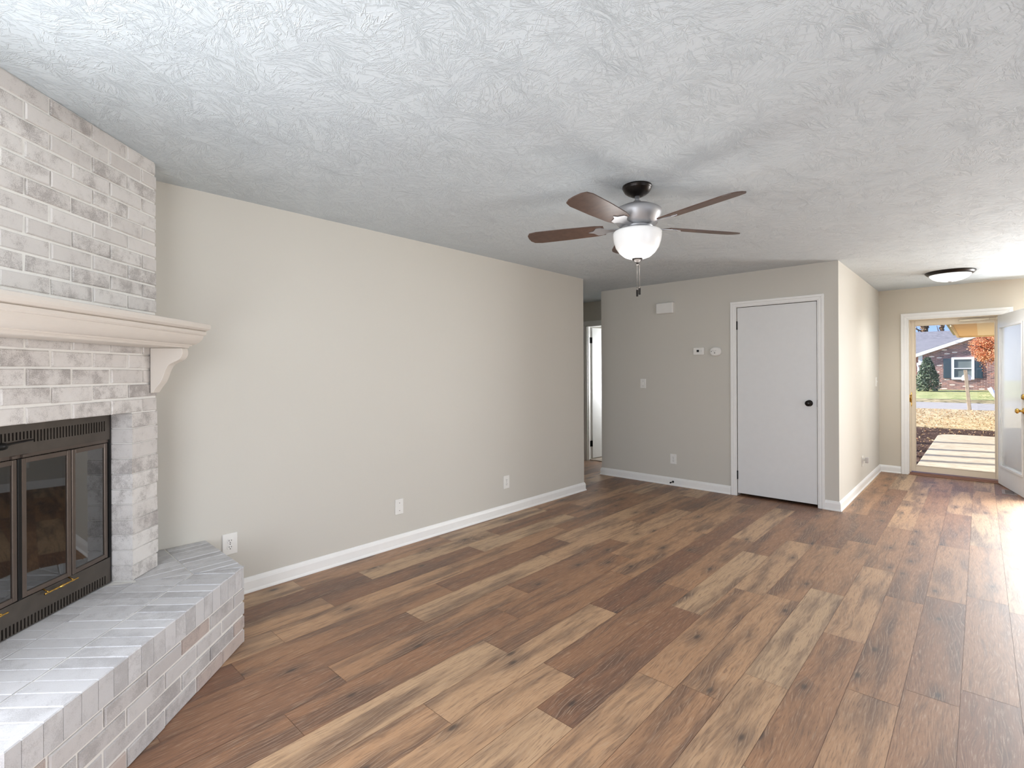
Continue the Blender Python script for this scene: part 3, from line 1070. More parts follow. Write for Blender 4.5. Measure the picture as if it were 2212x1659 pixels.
plate_thing('light_switch', 'white light switch on the bright wall beside the front door', 'light switch', FE_, (8.13, 1.218), 0.074, 0.120, 'switch', 'white light switches')
plate_thing('wall_outlet', 'white outlet low on the bright entry wall with a plug-in device', 'outlet', FE_, (7.06, 0.318), 0.078, 0.122, 'outlet', 'white wall outlets')
# plug-in device in the entry outlet
T = thing('plug_in_device', 'small white plug-in device sticking out of the entry wall outlet', 'plug-in device', tuple(FE_(7.06, 0.33, 0.01)))
mb = MB()
mb.prism(rrect(7.06, 0.338, 0.034, 0.030, 0.006), 0.0090, 0.030, FE_, 0.003)
mb.build('plug', MAT['plate'], T)
mb = MB()
mb.prism(rrect(7.06, 0.333, 0.050, 0.066, 0.012), 0.031, 0.062, FE_, 0.006)
mb.build('body', plain('grey_plastic', rgb(190, 186, 184), 0.4), T)

# chime cover, thermostat, alarm on the closet wall
T = thing('door_chime', 'blank white door chime cover high on the thermostat wall', 'door chime', tuple(FC_(0.569, 2.131, 0)))
mb = MB()
mb.prism(rrect(0.569, 2.131, 0.214, 0.130, 0.008), 0.0005, 0.052, FC_, 0.008)
mb.build('cover', MAT['plate'], T)
mb = MB()
mb.prism(rrect(0.569, 2.131, 0.206, 0.122, 0.006), 0.0003, 0.006, FC_)
mb.build('back_plate', MAT['plate'], T)
T = thing('thermostat', 'small white thermostat with a dark square screen', 'thermostat', tuple(FC_(0.9745, 1.599, 0)))
mb = MB()
mb.prism(rrect(0.9745, 1.599, 0.124, 0.084, 0.008), 0.0005, 0.024, FC_, 0.004)
mb.build('case', MAT['plate'], T)
mb = MB()
mb.prism(rrect(0.968, 1.602, 0.028, 0.026, 0.002, 2), 0.0235, 0.0250, FC_)
mb.build('screen', MAT['slot'], T)
mb = MB()
for dz in (0.007, -0.006):
    mb.prism(rrect(1.006, 1.602 + dz, 0.010, 0.006, 0.002, 2), 0.0235, 0.026, FC_)
mb.build('button', plain('light_grey_plastic', rgb(190, 190, 188), 0.4), T)
T = thing('carbon_monoxide_alarm', 'white oval alarm on the wall between thermostat and closet door', 'alarm', tuple(FC_(1.168, 1.590, 0)))
def ell(cx_, cz_, a, b, n=40, p=2.5):
    out = []
    for i in range(n):
        t = 2 * PI * i / n
        c, s = math.cos(t), math.sin(t)
        out.append((cx_ + a * math.copysign(abs(c) ** (2 / p), c), cz_ + b * math.copysign(abs(s) ** (2 / p), s)))
    return out
mb = MB()
mb.prism(ell(1.168, 1.590, 0.062, 0.050), 0.0005, 0.034, FC_, 0.010)
mb.build('case', MAT['plate'], T)
mb = MB()
for q in range(5):
    a = math.radians(200 + 35 * q)
    mb.prism(rrect(1.160 + 0.020 * math.cos(a), 1.605 + 0.012 * math.sin(a), 0.006, 0.0025, 0.001, 2), 0.0335, 0.0345, FC_)
mb.prism(rrect(1.127, 1.592, 0.006, 0.012, 0.002, 2), 0.0335, 0.0345, FC_)
mb.build('grille', MAT['slot'], T)
mb = MB()
mb.prism(ell(1.164, 1.574, 0.009, 0.007, 20, 2), 0.0335, 0.036, FC_, 0.001)
mb.build('test_button', plain('grey_button', rgb(150, 148, 144), 0.4), T)

# door stop on the baseboard
T = thing('door_stop', 'small black door stop screwed to the baseboard below the outlet', 'door stop', (0.655, YC - 0.0135, 0.045))
ax = (-0.35, -1, -0.05)
mb = MB()
mb.lathe([(0.0125, 0), (0.0125, 0.004), (0.009, 0.007), (0.0045, 0.009), (0.0045, 0.062), (0.0075, 0.064)], (0.655, YC - 0.0137, 0.047), 16, (0, -1, 0))
mb.build('rod', MAT['black_metal'], T)
mb = MB()
mb.lathe([(0.0085, 0.062), (0.0095, 0.066), (0.0095, 0.074), (0.007, 0.078)], (0.655, YC - 0.0137, 0.047), 16, (0, -1, 0))
mb.build('rubber_tip', plain('black_rubber', rgb(24, 24, 24), 0.8), T)

# ================================================================ CEILING FAN
FX, FY = 1.905, 2.642
fc = Vector((FX, FY, 0))
FAN = thing('ceiling_fan', 'ceiling fan with dark canopy, grey motor and white bowl light', 'ceiling fan', (FX, FY, H))
def lz(prof): return prof
mb = MB()
mb.lathe([(0.083, H - 0.001), (0.084, H - 0.012), (0.081, H - 0.014), (0.081, H - 0.019), (0.079, H - 0.022), (0.070, H - 0.038), (0.052, H - 0.051),
          (0.036, H - 0.056), (0.034, H - 0.060), (0.014, H - 0.061)], fc, 48)
mb.build('canopy', MAT['bronze'], FAN)
mb = MB()
mb.lathe([(0.0135, H - 0.058), (0.0135, 2.325)], fc, 20)
mb.lathe([(0.021, 2.352), (0.023, 2.340), (0.023, 2.325)], fc, 20)
mb.build('downrod', MAT['grey_metal'], FAN)
mb = MB()
mb.lathe([(0.018, 2.345), (0.040, 2.338), (0.090, 2.322), (0.124, 2.306), (0.136, 2.296), (0.1385, 2.286), (0.136, 2.270), (0.128, 2.248), (0.114, 2.222), (0.102, 2.208), (0.060, 2.205)], fc, 56)
mb.build('motor_housing', MAT['grey_metal'], FAN)
mb = MB()
mb.lathe([(0.060, 2.206), (0.088, 2.204), (0.090, 2.196), (0.062, 2.190), (0.058, 2.184), (0.118, 2.178), (0.120, 2.172), (0.05, 2.171)], fc, 48)
mb.build('switch_housing', MAT['grey_metal'], FAN)
mb = MB()
bp = [(0.131, 2.176), (0.137, 2.168), (0.137, 2.150), (0.133, 2.120), (0.122, 2.085), (0.102, 2.055), (0.074, 2.032), (0.040, 2.020), (0.006, 2.017)]
mb.lathe(bp, fc, 56, caps=True)
mb.build('light_bowl', MAT['bowl'], FAN)
mb = MB()
mb.lathe([(0.032, 2.026), (0.033, 2.020), (0.026, 2.010), (0.016, 2.002), (0.007, 1.999), (0.008, 1.990), (0.010, 1.988), (0.010, 1.985), (0.004, 1.983)], fc, 28)
mb.build('finial', MAT['bronze'], FAN)
for (ox, oy, zb) in ((0.000, -0.004, 1.842), (0.009, 0.008, 1.853)):
    mb = MB()
    zt = 1.986
    n = int((zt - zb) / 0.0046)
    for i in range(n):
        z = zt - i * 0.0046
        mb.lathe([(0.0006, 0.0023), (0.0021, 0.0012), (0.0021, -0.0012), (0.0006, -0.0023)], (FX + ox, FY + oy, z), 6, caps=False)
    ch = mb.build('pull_chain', MAT['chain'], FAN)
    mb = MB()
    mb.lathe([(0.002, 0.002), (0.0055, 0.0), (0.0065, -0.012), (0.006, -0.034), (0.0068, -0.040), (0.002, -0.042)], (FX + ox, FY + oy, zb), 14)
    mb.build('pull_fob', MAT['bronze'], ch)
fb_ = bpy.data.lights.new('fan_bulb', 'POINT')
fb_.energy = 7
fb_.shadow_soft_size = 0.10
fb_.color = (1.0, 0.98, 0.95)
fo_ = bpy.data.objects.new('fan_bulb', fb_)
COL.objects.link(fo_)
fo_.location = (FX, FY, 1.955)
A0 = YAW + math.radians(14)
for b in range(5):
    a = A0 + b * 2 * PI / 5
    d = Vector((math.cos(a), math.sin(a), 0))
    t = Vector((-math.sin(a), math.cos(a), 0))
    pit = math.radians(12)
    tb = t * math.cos(pit) + Vector((0, 0, 1)) * math.sin(pit)
    up = d.cross(tb)
    frb = lambda u, v, w_: fc + Vector((0, 0, 2.204)) + d * u + tb * v + up * w_
    out = [(0.19, -0.050), (0.24, -0.060), (0.42, -0.068), (0.60, -0.070), (0.645, -0.060), (0.662, -0.035), (0.666, 0.0), (0.662, 0.035), (0.645, 0.060),
           (0.60, 0.070), (0.42, 0.068), (0.24, 0.060), (0.19, 0.050)]
    mb = MB()
    mb.prism(out, -0.003, 0.003, frb)
    bl = mb.build('blade', MAT['blade'], FAN)
    mb = MB()
    iron = [(0.070, -0.016), (0.13, -0.013), (0.17, -0.020), (0.205, -0.042), (0.235, -0.040), (0.255, -0.012), (0.285, 0.0), (0.255, 0.012), (0.235, 0.040),
            (0.205, 0.042), (0.17, 0.020), (0.13, 0.013), (0.070, 0.016)]
    mb.prism(iron, -0.0075, -0.0032, frb, 0.001)
    mb.build('blade_iron', MAT['grey_metal'], bl)

# ================================================================ ENTRY LIGHT
EL = thing('flush_ceiling_light', 'round flush ceiling light with dark rim in the entry', 'ceiling light', (3.119, 7.293, H))
lc = Vector((3.119, 7.293, 0))
mb = MB()
mb.lathe([(0.215, H - 0.001), (0.215, H - 0.010), (0.200, H - 0.026), (0.186, H - 0.036), (0.178, H - 0.034), (0.170, H - 0.02)], lc, 56)
mb.build('rim', MAT['bronze'], EL)
mb = MB()
mb.lathe([(0.180, H - 0.032), (0.172, H - 0.050), (0.150, H - 0.072), (0.115, H - 0.090), (0.070, H - 0.102), (0.020, H - 0.106), (0.004, H - 0.106)], lc, 56)
mb.build('glass_bowl', MAT['bowl_lit'], EL)
mb = MB()
mb.lathe([(0.016, H - 0.104), (0.017, H - 0.108), (0.010, H - 0.115), (0.002, H - 0.117)], lc, 20)
mb.build('finial', MAT['grey_metal'], EL)
pl_ = bpy.data.lights.new('entry_bulb', 'SPOT')
pl_.energy = 38
pl_.spot_size = math.radians(165)
pl_.spot_blend = 0.8
pl_.shadow_soft_size = 0.12
po = bpy.data.objects.new('entry_bulb', pl_)
COL.objects.link(po)
po.location = (3.119, 7.293, H - 0.18)

# ================================================================ FRONT ENTRY
DX0, DX1 = 2.67, 3.562
casing('trim_5', DX0, DX1, 2.030, YF, 'x', 0.083, 'white casing around the front doorway', thick=0.018)
mb = MB()
mb.box(2.655, YF + 0.001, 0.0, 2.672, YF + 0.085, 2.034)
mb.box(3.560, YF + 0.001, 0.0, 3.577, YF + 0.085, 2.034)
mb.box(2.655, YF + 0.001, 2.022, 3.577, YF + 0.085, 2.042)
mb.box(2.672, YF + 0.05, 0.03, 2.684, YF + 0.085, 2.022)
structure(mb, 'trim_6', MAT['cream'], 'cream jamb lining the front doorway', 'door trim')
mb = MB()
mb.box(2.66, YF - 0.012, 0.0005, 3.57, YF + 0.035, 0.012)
mb.box(2.66, YF + 0.03, 0.0005, 3.57, YF + 0.15, 0.026)
structure(mb, 'trim_7', MAT['threshold'], 'brown wooden threshold under the front doorway', 'threshold', bevel=0.004)

SD = thing('door_3', 'cream storm door with a full clear pane, closed', 'door', (3.09, YF + 0.1, 0.0), kind='structure')
y0, y1 = YF + 0.088, YF + 0.122
mb = MB()
mb.box(2.658, y0, 0.036, 2.727, y1, 2.030)
mb.box(3.492, y0, 0.036, 3.566, y1, 2.030)
mb.box(2.727, y0, 1.955, 3.492, y1, 2.030)
mb.box(2.727, y0, 0.036, 3.492, y1, 0.112)
mb.build('frame', MAT['cream'], SD, bevel=0.004)
mb = MB()
mb.box(2.722, y0 + 0.014, 0.105, 3.497, y0 + 0.019, 1.960)
mb.build('pane', MAT['glass'], SD)
mb = MB()
for a in (2.727, 3.484):
    mb.box(a + 0.0005, y0 - 0.004, 0.1125, a + 0.0075, y0 + 0.012, 1.9545)
mb.box(2.735, y0 - 0.004, 1.947, 3.484, y0 + 0.012, 1.9545)
mb.box(2.735, y0 - 0.004, 0.1125, 3.484, y0 + 0.012, 0.120)
mb.build('pane_bead', MAT['cream'], SD)
mb = MB()
mb.tube([(3.16, y0 - 0.030, 1.988), (3.19, y0 - 0.030, 1.988), (3.44, y0 - 0.030, 1.991)], [0.008, 0.014, 0.014], 14)
mb.tube([(3.44, y0 - 0.030, 1.991), (3.53, y0 - 0.026, 1.994)], 0.006, 10)
mb.box(3.50, y0 - 0.034, 1.975, 3.545, y0 - 0.0, 2.010)
mb.box(3.16, y0 - 0.034, 1.976, 3.185, y0, 1.998)
mb.build('closer', plain('cream_closer_metal', rgb(232, 222, 198), 0.35), SD)
mb = MB()
mb.prism(rrect(2.680, 0.985, 0.026, 0.190, 0.012), 0.0, 0.008, lambda u, z, d: Vector((u, y0 - d, z)), 0.002)
mb.tube([(2.680, y0 - 0.006, 1.045), (2.683, y0 - 0.038, 1.035), (2.683, y0 - 0.044, 1.00), (2.682, y0 - 0.040, 0.955), (2.680, y0 - 0.010, 0.935)], [0.007, 0.008, 0.009, 0.008, 0.007], 12)
mb.lathe([(0.010, 0), (0.010, 0.014), (0.005, 0.018)], (2.680, y0 - 0.008, 0.905), 14, (0, -1, 0))
mb.build('handle', MAT['brass'], SD)['label'] = 'brass handle'
mb = MB()
mb.lathe([(0.012, 0.0), (0.012, 0.006)], (2.69, YF + 0.02, 1.0), 12, (1, 0, 0))
mb.box(2.6715, YF + 0.008, 0.96, 2.6745, YF + 0.045, 1.05)
structure(mb, 'trim_8', MAT['brass'], 'brass strike plate on the front door jamb', 'strike plate')

# front door, swung inward about its right-hand hinges, showing its outer face
dvv = Vector((0.22, -0.975, 0)).normalized()
nvv = Vector((dvv.y, -dvv.x, 0))            # points towards -X
hh = Vector((3.553, YF - 0.012, 0))
FDr = thing('door_4', 'white front door with a tall glass lite, swung open into the room', 'door', tuple(hh), kind='structure')
frd = lambda u, v, z: hh + dvv * u + nvv * v + Vector((0, 0, z))
DW, DT = 0.885, 0.044
gz0, gz1, ga, gb = 0.235, 1.875, 0.080, DW - 0.080
mb = MB()
mb.box(0, 0, 0.012, ga, DT, 2.018, frd)
mb.box(gb, 0, 0.012, DW, DT, 2.018, frd)
mb.box(ga, 0, 0.012, gb, DT, gz0, frd)
mb.box(ga, 0, gz1, gb, DT, 2.018, frd)
mb.build('door_panel', MAT['door'], FDr, bevel=0.003)
mb = MB()
for v0, v1 in ((DT, DT + 0.010), (-0.010, 0.0)):
    mb.box(ga - 0.012, v0, gz0 - 0.012, ga + 0.014, v1, gz1 + 0.012, frd)
    mb.box(gb - 0.014, v0, gz0 - 0.012, gb + 0.012, v1, gz1 + 0.012, frd)
    mb.box(ga + 0.014, v0, gz0 - 0.012, gb - 0.014, v1, gz0 + 0.014, frd)
    mb.box(ga + 0.014, v0, gz1 - 0.014, gb - 0.014, v1, gz1 + 0.012, frd)
mb.build('lite_frame', MAT['door'], FDr, bevel=0.004)
mb = MB()
mb.box(ga + 0.004, DT * 0.5 + 0.006, gz0 + 0.004, gb - 0.004, DT * 0.5 + 0.009, gz1 - 0.004, frd)
mb.build('door_glass', MAT['door_glass'], FDr)
for vv, sg in ((DT, 1), (0.0, -1)):
    mb = MB()
    c = frd(DW - 0.062, vv, 0.93)
    mb.lathe([(0.032, 0), (0.032, 0.004), (0.013, 0.012), (0.012, 0.030), (0.026, 0.042), (0.029, 0.052), (0.018, 0.064), (0.002, 0.067)], c, 24, nvv * sg)
    mb.lathe([(0.030, 0), (0.030, 0.006), (0.024, 0.014), (0.002, 0.016)], frd(DW - 0.062, vv, 1.08), 24, nvv * sg)
    mb.build('knob', MAT['brass'], FDr)['label'] = 'brass knob and deadbolt'
for zc in (1.80, 1.02, 0.24):
    mb = MB()
    mb.lathe([(0.007, -0.048), (0.007, 0.048)], frd(-0.004, -0.006, zc), 10)
    mb.build('hinge', MAT['brass'], FDr)

# floor register beside the open door
FV = thing('floor_vent', 'grey metal floor vent set in the planks beside the front door', 'floor vent', (3.592, 7.895, 0))
mb = MB()
mb.box(3.530, 7.750, 0.0005, 3.654, 8.030, 0.0045)
mb.build('flange', MAT['vent'], FV, bevel=0.002)
mb = MB()
for i in range(11):
    yy = 7.785 + i * 0.0205
    mb.box(3.556, yy, 0.004, 3.628, yy + 0.012, 0.0062)
mb.build('louvers', plain('louver_grey', rgb(112, 100, 92), 0.5), FV)

# ================================================================ OUTDOORS
def ground_mat(name, cols, scale, stretch=(1, 1, 1), rough=0.95, bump=0.6, dist=0.02):
    k = NT(name)
    P = k.vmath('MULTIPLY', k.pos(), stretch)
    a = k.noise(P, scale, 4.0, 0.65)
    b = k.noise(P, scale * 0.13, 3.0, 0.5)
    c = k.ramp(k.math('ADD', k.math('MULTIPLY', a, 0.75), k.math('MULTIPLY', b, 0.25)), cols)
    k.base(c)
    k.rough(rough)
    k.p.inputs['Specular IOR Level'].default_value = 0.1
    k.normal(k.bump(a, bump, dist))
    return k.m
MAT['dry_lawn'] = ground_mat('dry_lawn', [(0.36, rgb(112, 92, 64)), (0.46, rgb(172, 152, 116)), (0.56, rgb(206, 190, 156)), (0.66, rgb(222, 212, 186))], 26)
MAT['lawn'] = ground_mat('green_lawn', [(0.36, rgb(104, 112, 70)), (0.5, rgb(150, 160, 108)), (0.6, rgb(206, 196, 150))], 14)
MAT['mulch'] = ground_mat('dark_mulch', [(0.36, rgb(44, 34, 30)), (0.52, rgb(84, 66, 58)), (0.64, rgb(138, 116, 104))], 30, bump=1.0, dist=0.04)
MAT['concrete'] = ground_mat('walk_concrete', [(0.35, rgb(170, 158, 138)), (0.65, rgb(196, 186, 166))], 8, bump=0.15, dist=0.003)
MAT['asphalt'] = ground_mat('grey_asphalt', [(0.35, rgb(150, 146, 142)), (0.65, rgb(176, 171, 166))], 9, bump=0.2, dist=0.004)
MAT['edge_dirt'] = ground_mat('verge_dirt', [(0.40, rgb(74, 62, 52)), (0.48, rgb(142, 134, 98)), (0.58, rgb(204, 186, 150))], 3.5)
GZ = -0.12
def quad_slab(x0, y0a, x1, y1a, z, t=0.05):
    mb = MB()
    mb.box(x0, y0a, z - t, x1, y1a, z)
    return mb
structure(quad_slab(-14, 8.62, 14, 17.2, GZ - 0.02, 0.3), 'ground_bed', MAT['mulch'], 'dark mulch bed around the front walk', 'mulch bed')
structure(quad_slab(-30, 17.2, 34, 25.6, GZ, 0.3), 'lawn_near', MAT['dry_lawn'], 'dry straw-coloured lawn between the mulch and the street', 'lawn')
structure(quad_slab(-60, 25.6, 60, 31.2, GZ - 0.02, 0.3), 'street', MAT['asphalt'], 'pale grey street crossing beyond the front lawn', 'street')
structure(quad_slab(-60, 31.2, 60, 34.2, GZ + 0.01, 0.3), 'ground_verge', MAT['edge_dirt'], 'brown leaf-strewn verge on the far side of the street', 'verge')
mb = MB()
ys = [34.0, 34.6, 36.0, 38.5, 40.2]
zs = [GZ + 0.02, -0.06, 0.06, 0.17, 0.20]
vs, fs = [], []
for yy, zz in zip(ys, zs):
    vs += [(-60, yy, zz), (60, yy, zz)]
for i in range(len(ys) - 1):
    fs.append((2 * i, 2 * i + 1, 2 * i + 3, 2 * i + 2))
vs += [(-60, 70, 0.20), (60, 70, 0.20)]
fs.append((len(vs) - 4, len(vs) - 3, len(vs) - 1, len(vs) - 2))
mb.add(vs, fs)
structure(mb, 'lawn_far', MAT['lawn'], 'green lawn in front of the brick house', 'lawn')
# front walk: slab with a rounded far corner
mb = MB()
walk = [(2.62, 8.60), (6.5, 8.60), (6.5, 15.35), (3.0, 15.35), (2.82, 15.30), (2.70, 15.18), (2.64, 14.95)]
mb.prism(walk, GZ - 0.1, GZ + 0.02, idz, 0.01)
structure(mb, 'path', MAT['concrete'], 'pale concrete front walk outside the storm door', 'front walk')
# fallen leaves
mb = MB()
rl = random.Random(3)
for i in range(5200):
    yy = rl.uniform(9.2, 25.2)
    xx = rl.uniform(1.2, 4.6)
    z = GZ + (0.025 if (xx > 2.64 and yy < 15.3) else (-0.012 if yy < 17.2 else 0.008))
    if xx > 2.6 and yy < 15.4 and rl.random() < 2: continue
    if yy < 17.2 and rl.random() < 0.55: continue
    a, sz = rl.uniform(0, 2 * PI), rl.uniform(0.012, 0.034)
    c, s = math.cos(a) * sz, math.sin(a) * sz
    mb.add([(xx - c, yy - s, z), (xx + s * 0.5, yy - c * 0.5, z + rl.uniform(0, 0.03)), (xx + c, yy + s, z + 0.005), (xx - s * 0.5, yy + c * 0.5, z + rl.uniform(0, 0.03))], [(0, 1, 2, 3)])
k_ = NT('fallen_leaf')
k_.base(k_.ramp(k_.n('NewGeometry').outputs['Random Per Island'], [(0.0, rgb(128, 100, 68)), (0.4, rgb(188, 156, 112)), (0.75, rgb(222, 202, 164)), (1.0, rgb(196, 136, 92))]))
k_.rough(0.9)
one(mb, 'fallen_leaves', k_.m, 'fallen leaves scattered over the mulch and dry lawn', 'leaves', kind='stuff')

# ---- brick house across the street
def red_brick():
    k = NT('red_house_brick')
    P = k.pos()
    x, y, z = k.sep(P)
    bt = k.n('TexBrick')
    k.l(k.comb(x, z, 0.0), bt.inputs['Vector'])
    bt.offset = 0.5
    bt.inputs['Color1'].default_value = (0, 0, 0, 1)
    bt.inputs['Color2'].default_value = (1, 1, 1, 1)
    bt.inputs['Mortar'].default_value = (0.5, 0.5, 0.5, 1)
    bt.inputs['Scale'].default_value = 1.0
    bt.inputs['Mortar Size'].default_value = 0.009
    bt.inputs['Brick Width'].default_value = 0.235
    bt.inputs['Row Height'].default_value = 0.0775
    rnd = k.sep(bt.outputs['Color'])[0]
    body = k.ramp(rnd, [(0.0, rgb(106, 80, 80)), (0.3, rgb(148, 108, 104)), (0.6, rgb(182, 130, 116)), (0.94, rgb(136, 102, 102)), (0.965, rgb(240, 226, 216))])
    k.base(k.mix(bt.outputs['Fac'], body, rgb(196, 178, 170)))
    k.rough(0.9)
    return k.m
MAT['red_brick'] = red_brick()
k_ = NT('grey_shingles')
P_ = k_.pos()
k_.base(k_.ramp(k_.noise(k_.vmath('MULTIPLY', P_, (2.0, 7.0, 9.0)), 2.2, 4.0, 0.7), [(0.3, rgb(92, 92, 98)), (0.7, rgb(150, 148, 152))]))
k_.rough(0.9)
MAT['shingle'] = k_.m
MAT['house_white'] = plain('house_white_trim', rgb(240, 240, 244), 0.5, vary=0.01)
MAT['shutter'] = plain('blue_grey_shutter', rgb(72, 92, 104), 0.6, vary=0.08)
HY = 40.0
HS = thing('brick_house', 'red brick house with a white-trimmed gable across the street', 'house', (4.0, HY + 4, 0.2))
sl_ = 0.393
gx0 = 0.60
def roofz(x): return 2.40 + (x - gx0) * sl_
gxm = 7.2
mb = MB()
poly = [(gx0, 0.15), (2 * gxm - gx0, 0.15), (2 * gxm - gx0, 2.40), (gxm, roofz(gxm)), (gx0, 2.40)]
mb.prism(poly, HY + 8, HY, lambda u, v, w_: Vector((u, w_, v)))
mb.build('gable_wall', MAT['red_brick'], HS)
mb = MB()
mb.box(-12, HY + 1.6, 0.15, gx0, HY + 8, 2.40)
mb.build('main_wall', MAT['red_brick'], HS)
mb = MB()
# main roof, ridge along X
mb.add([(-12.5, HY + 1.2, 2.36), (9.0, HY + 1.2, 2.36), (9.0, HY + 6.0, 4.10), (-12.5, HY + 6.0, 4.10), (-12.5, HY + 1.2, 2.26), (9.0, HY + 1.2, 2.26), (9.0, HY + 11.0, 2.36), (-12.5, HY + 11.0, 2.36)],
       [(0, 1, 2, 3), (3, 2, 6, 7), (0, 4, 5, 1)])
# gable roof slopes
for sg in (1, -1):
    f_ = (lambda u: u) if sg == 1 else (lambda u: 2 * gxm - u)
    a, b = gx0 - 0.25, gxm
    mb.add([(f_(a), HY - 0.22, roofz(a) + 0.10), (f_(b), HY - 0.22, roofz(b) + 0.10), (f_(b), HY + 6, roofz(b) + 0.10), (f_(a), HY + 6, roofz(a) + 0.10),
            (f_(a), HY - 0.22, roofz(a) + 0.04), (f_(b), HY - 0.22, roofz(b) + 0.04)], [(0, 1, 2, 3), (0, 4, 5, 1)])
mb.build('roof', MAT['shingle'], HS)
for sg in (1, -1):
    f_ = (lambda u: u) if sg == 1 else (lambda u: 2 * gxm - u)
    a, b = gx0 - 0.25, gxm
    mb = MB()
    poly = [(f_(a), roofz(a) - 0.14), (f_(b), roofz(b) - 0.12), (f_(b), roofz(b) + 0.07), (f_(a), roofz(a) + 0.07)]
    mb.prism(poly, HY - 0.24, HY - 0.005, lambda u, v, w_: Vector((u, w_, v)))
    mb.build('rake_trim', MAT['house_white'], HS)
mb = MB()
mb.box(gx0 - 0.06, HY - 0.10, 1.70, gx0 + 0.14, HY + 0.3, 2.34)
mb.build('cornice_return', MAT['house_white'], HS)
mb = MB()
mb.tube([(0.50, HY + 0.15, 1.80), (0.52, HY - 0.02, 1.68), (0.55, HY - 0.06, 1.5), (0.56, HY - 0.06, 0.46), (0.56, HY - 0.15, 0.40)], 0.06, 8)
mb.build('downspout', MAT['house_white'], HS)
mb = MB()
wx0, wx1, wz0, wz1 = 2.08, 3.095, 0.82, 2.14
for (a, b, c, d) in ((wx0, wz0, wx0 + 0.125, wz1), (wx1 - 0.125, wz0, wx1, wz1), (wx0 + 0.125, wz1 - 0.13, wx1 - 0.125, wz1), (wx0 + 0.125, wz0, wx1 - 0.125, wz0 + 0.13), (wx0 + 0.125, 1.45, wx1 - 0.125, 1.50)):
    mb.box(a, HY - 0.07, b, c, HY + 0.02, d)
win = mb.build('window', MAT['house_white'], HS)
mb = MB()
mb.box(wx0 + 0.10, HY - 0.02, wz0 + 0.1, wx1 - 0.10, HY - 0.005, wz1 - 0.1)
mb.build('pane', MAT['house_glass'], win)
for a, b in ((1.715, 2.07), (3.105, 3.455)):
    mb = MB()
    mb.box(a, HY - 0.045, 0.90, b, HY - 0.001, 2.07)
    for i in range(17):
        for z0 in (0.95, 1.53):
            z = z0 + i * 0.029
            if z < (1.46 if z0 < 1 else 2.02): mb.box(a + 0.04, HY - 0.056, z, b - 0.04, HY - 0.044, z + 0.018)
    mb.build('shutter', MAT['shutter'], HS)

# ---- foliage helper: many small leaf quads filling an ellipsoid-like body
def leaves(n, shape, size, rs):
    mb = MB()
    for i in range(n):
        c = shape(rs)
        ax = Vector((rs.gauss(0, 1), rs.gauss(0, 1), rs.gauss(0, 1))).normalized()
        t = ax.orthogonal().normalized()
        a = rs.uniform(0, 2 * PI)
        b = ax.cross(t)
        e1 = t * math.cos(a) + b * math.sin(a)
        e2 = ax.cross(e1)
        s = size * rs.uniform(0.6, 1.3)
        mb.add([c - e1 * s, c + e2 * s * 0.55 , c + e1 * s, c - e2 * s * 0.55], [(0, 1, 2, 3)])
    return mb
def leaf_mat(name, stops):
    k = NT(name)
    k.base(k.ramp(k.n('NewGeometry').outputs['Random Per Island'], stops))
    k.rough(0.7)
    return k.m
rs = random.Random(11)
# holly bush
BX, BY = 1.08, 38.2
HB = thing('holly_bush', 'tall dark green bush against the brick house', 'bush', (BX, BY, 0.17))
def holly(r):
    while True:
        h = r.random() ** 0.8
        rad = 0.52 * (0.75 + 0.25 * math.sin(h * PI)) * (1 - max(0, h - 0.25) / 0.75) ** 0.48 + 0.04
        a = r.uniform(0, 2 * PI)
        q = rad * math.sqrt(r.uniform(0.35, 1.0)) * (1 + 0.30 * math.sin(3 * a + 7 * h) * math.sin(11 * h + a))
        return Vector((BX + q * math.cos(a), BY + q * math.sin(a), 0.16 + 1.95 * h))
leaves(5200, holly, 0.055, rs).build('foliage', leaf_mat('holly_leaf', [(0, rgb(40, 56, 44)), (0.5, rgb(74, 96, 72)), (0.85, rgb(138, 154, 124)), (1, rgb(196, 204, 178))]), HB, fix=False)
mb = MB()
mb.tube([(BX, BY, 0.10), (BX, BY, 1.7)], [0.06, 0.02], 8)
mb.build('stem', plain('bush_bark', rgb(80, 64, 52), 0.9), HB)
# orange maple
MX, MY = 4.35, 36.0
MTR = thing('maple_tree', 'orange autumn tree in front of the brick house', 'tree', (MX, MY, 0.08))
clumps = [(Vector((MX + rs.gauss(0, 0.85), MY + rs.gauss(0, 0.8), 2.75 + rs.gauss(0, 0.52))), rs.uniform(0.22, 0.42)) for _ in range(46)]
clumps += [(Vector((3.2 + rs.uniform(0, 0.9), MY + rs.uniform(-0.5, 0.5), rs.uniform(1.85, 2.95))), 0.26) for _ in range(18)]
def maple(r):
    while True:
        c, q = r.choice(clumps)
        v = c + Vector((r.gauss(0, q), r.gauss(0, q), r.gauss(0, q * 0.55)))
        if v.x > 2.75 + 0.5 * abs(v.z - 2.6) + r.uniform(0, 0.25) and v.z < 3.6: return v
leaves(15000, maple, 0.038, rs).build('crown', leaf_mat('maple_leaf', [(0, rgb(150, 84, 50)), (0.4, rgb(216, 132, 84)), (0.75, rgb(240, 172, 126)), (1, rgb(170, 144, 106))]), MTR, fix=False)
mb = MB()
mb.tube([(MX, MY, 0.05), (MX + 0.03, MY, 1.2), (MX - 0.05, MY, 2.2), (MX, MY, 3.1)], [0.11, 0.09, 0.06, 0.02], 10)
for i in range(9):
    c, q = clumps[i]
    mb.tube([(MX, MY, 1.5 + 0.1 * i), tuple((c + Vector((MX, MY, 2.3))) * 0.5), tuple(c)], [0.035, 0.02, 0.008], 6)
mb.build('trunk', plain('maple_bark', rgb(92, 80, 70), 0.9), MTR)
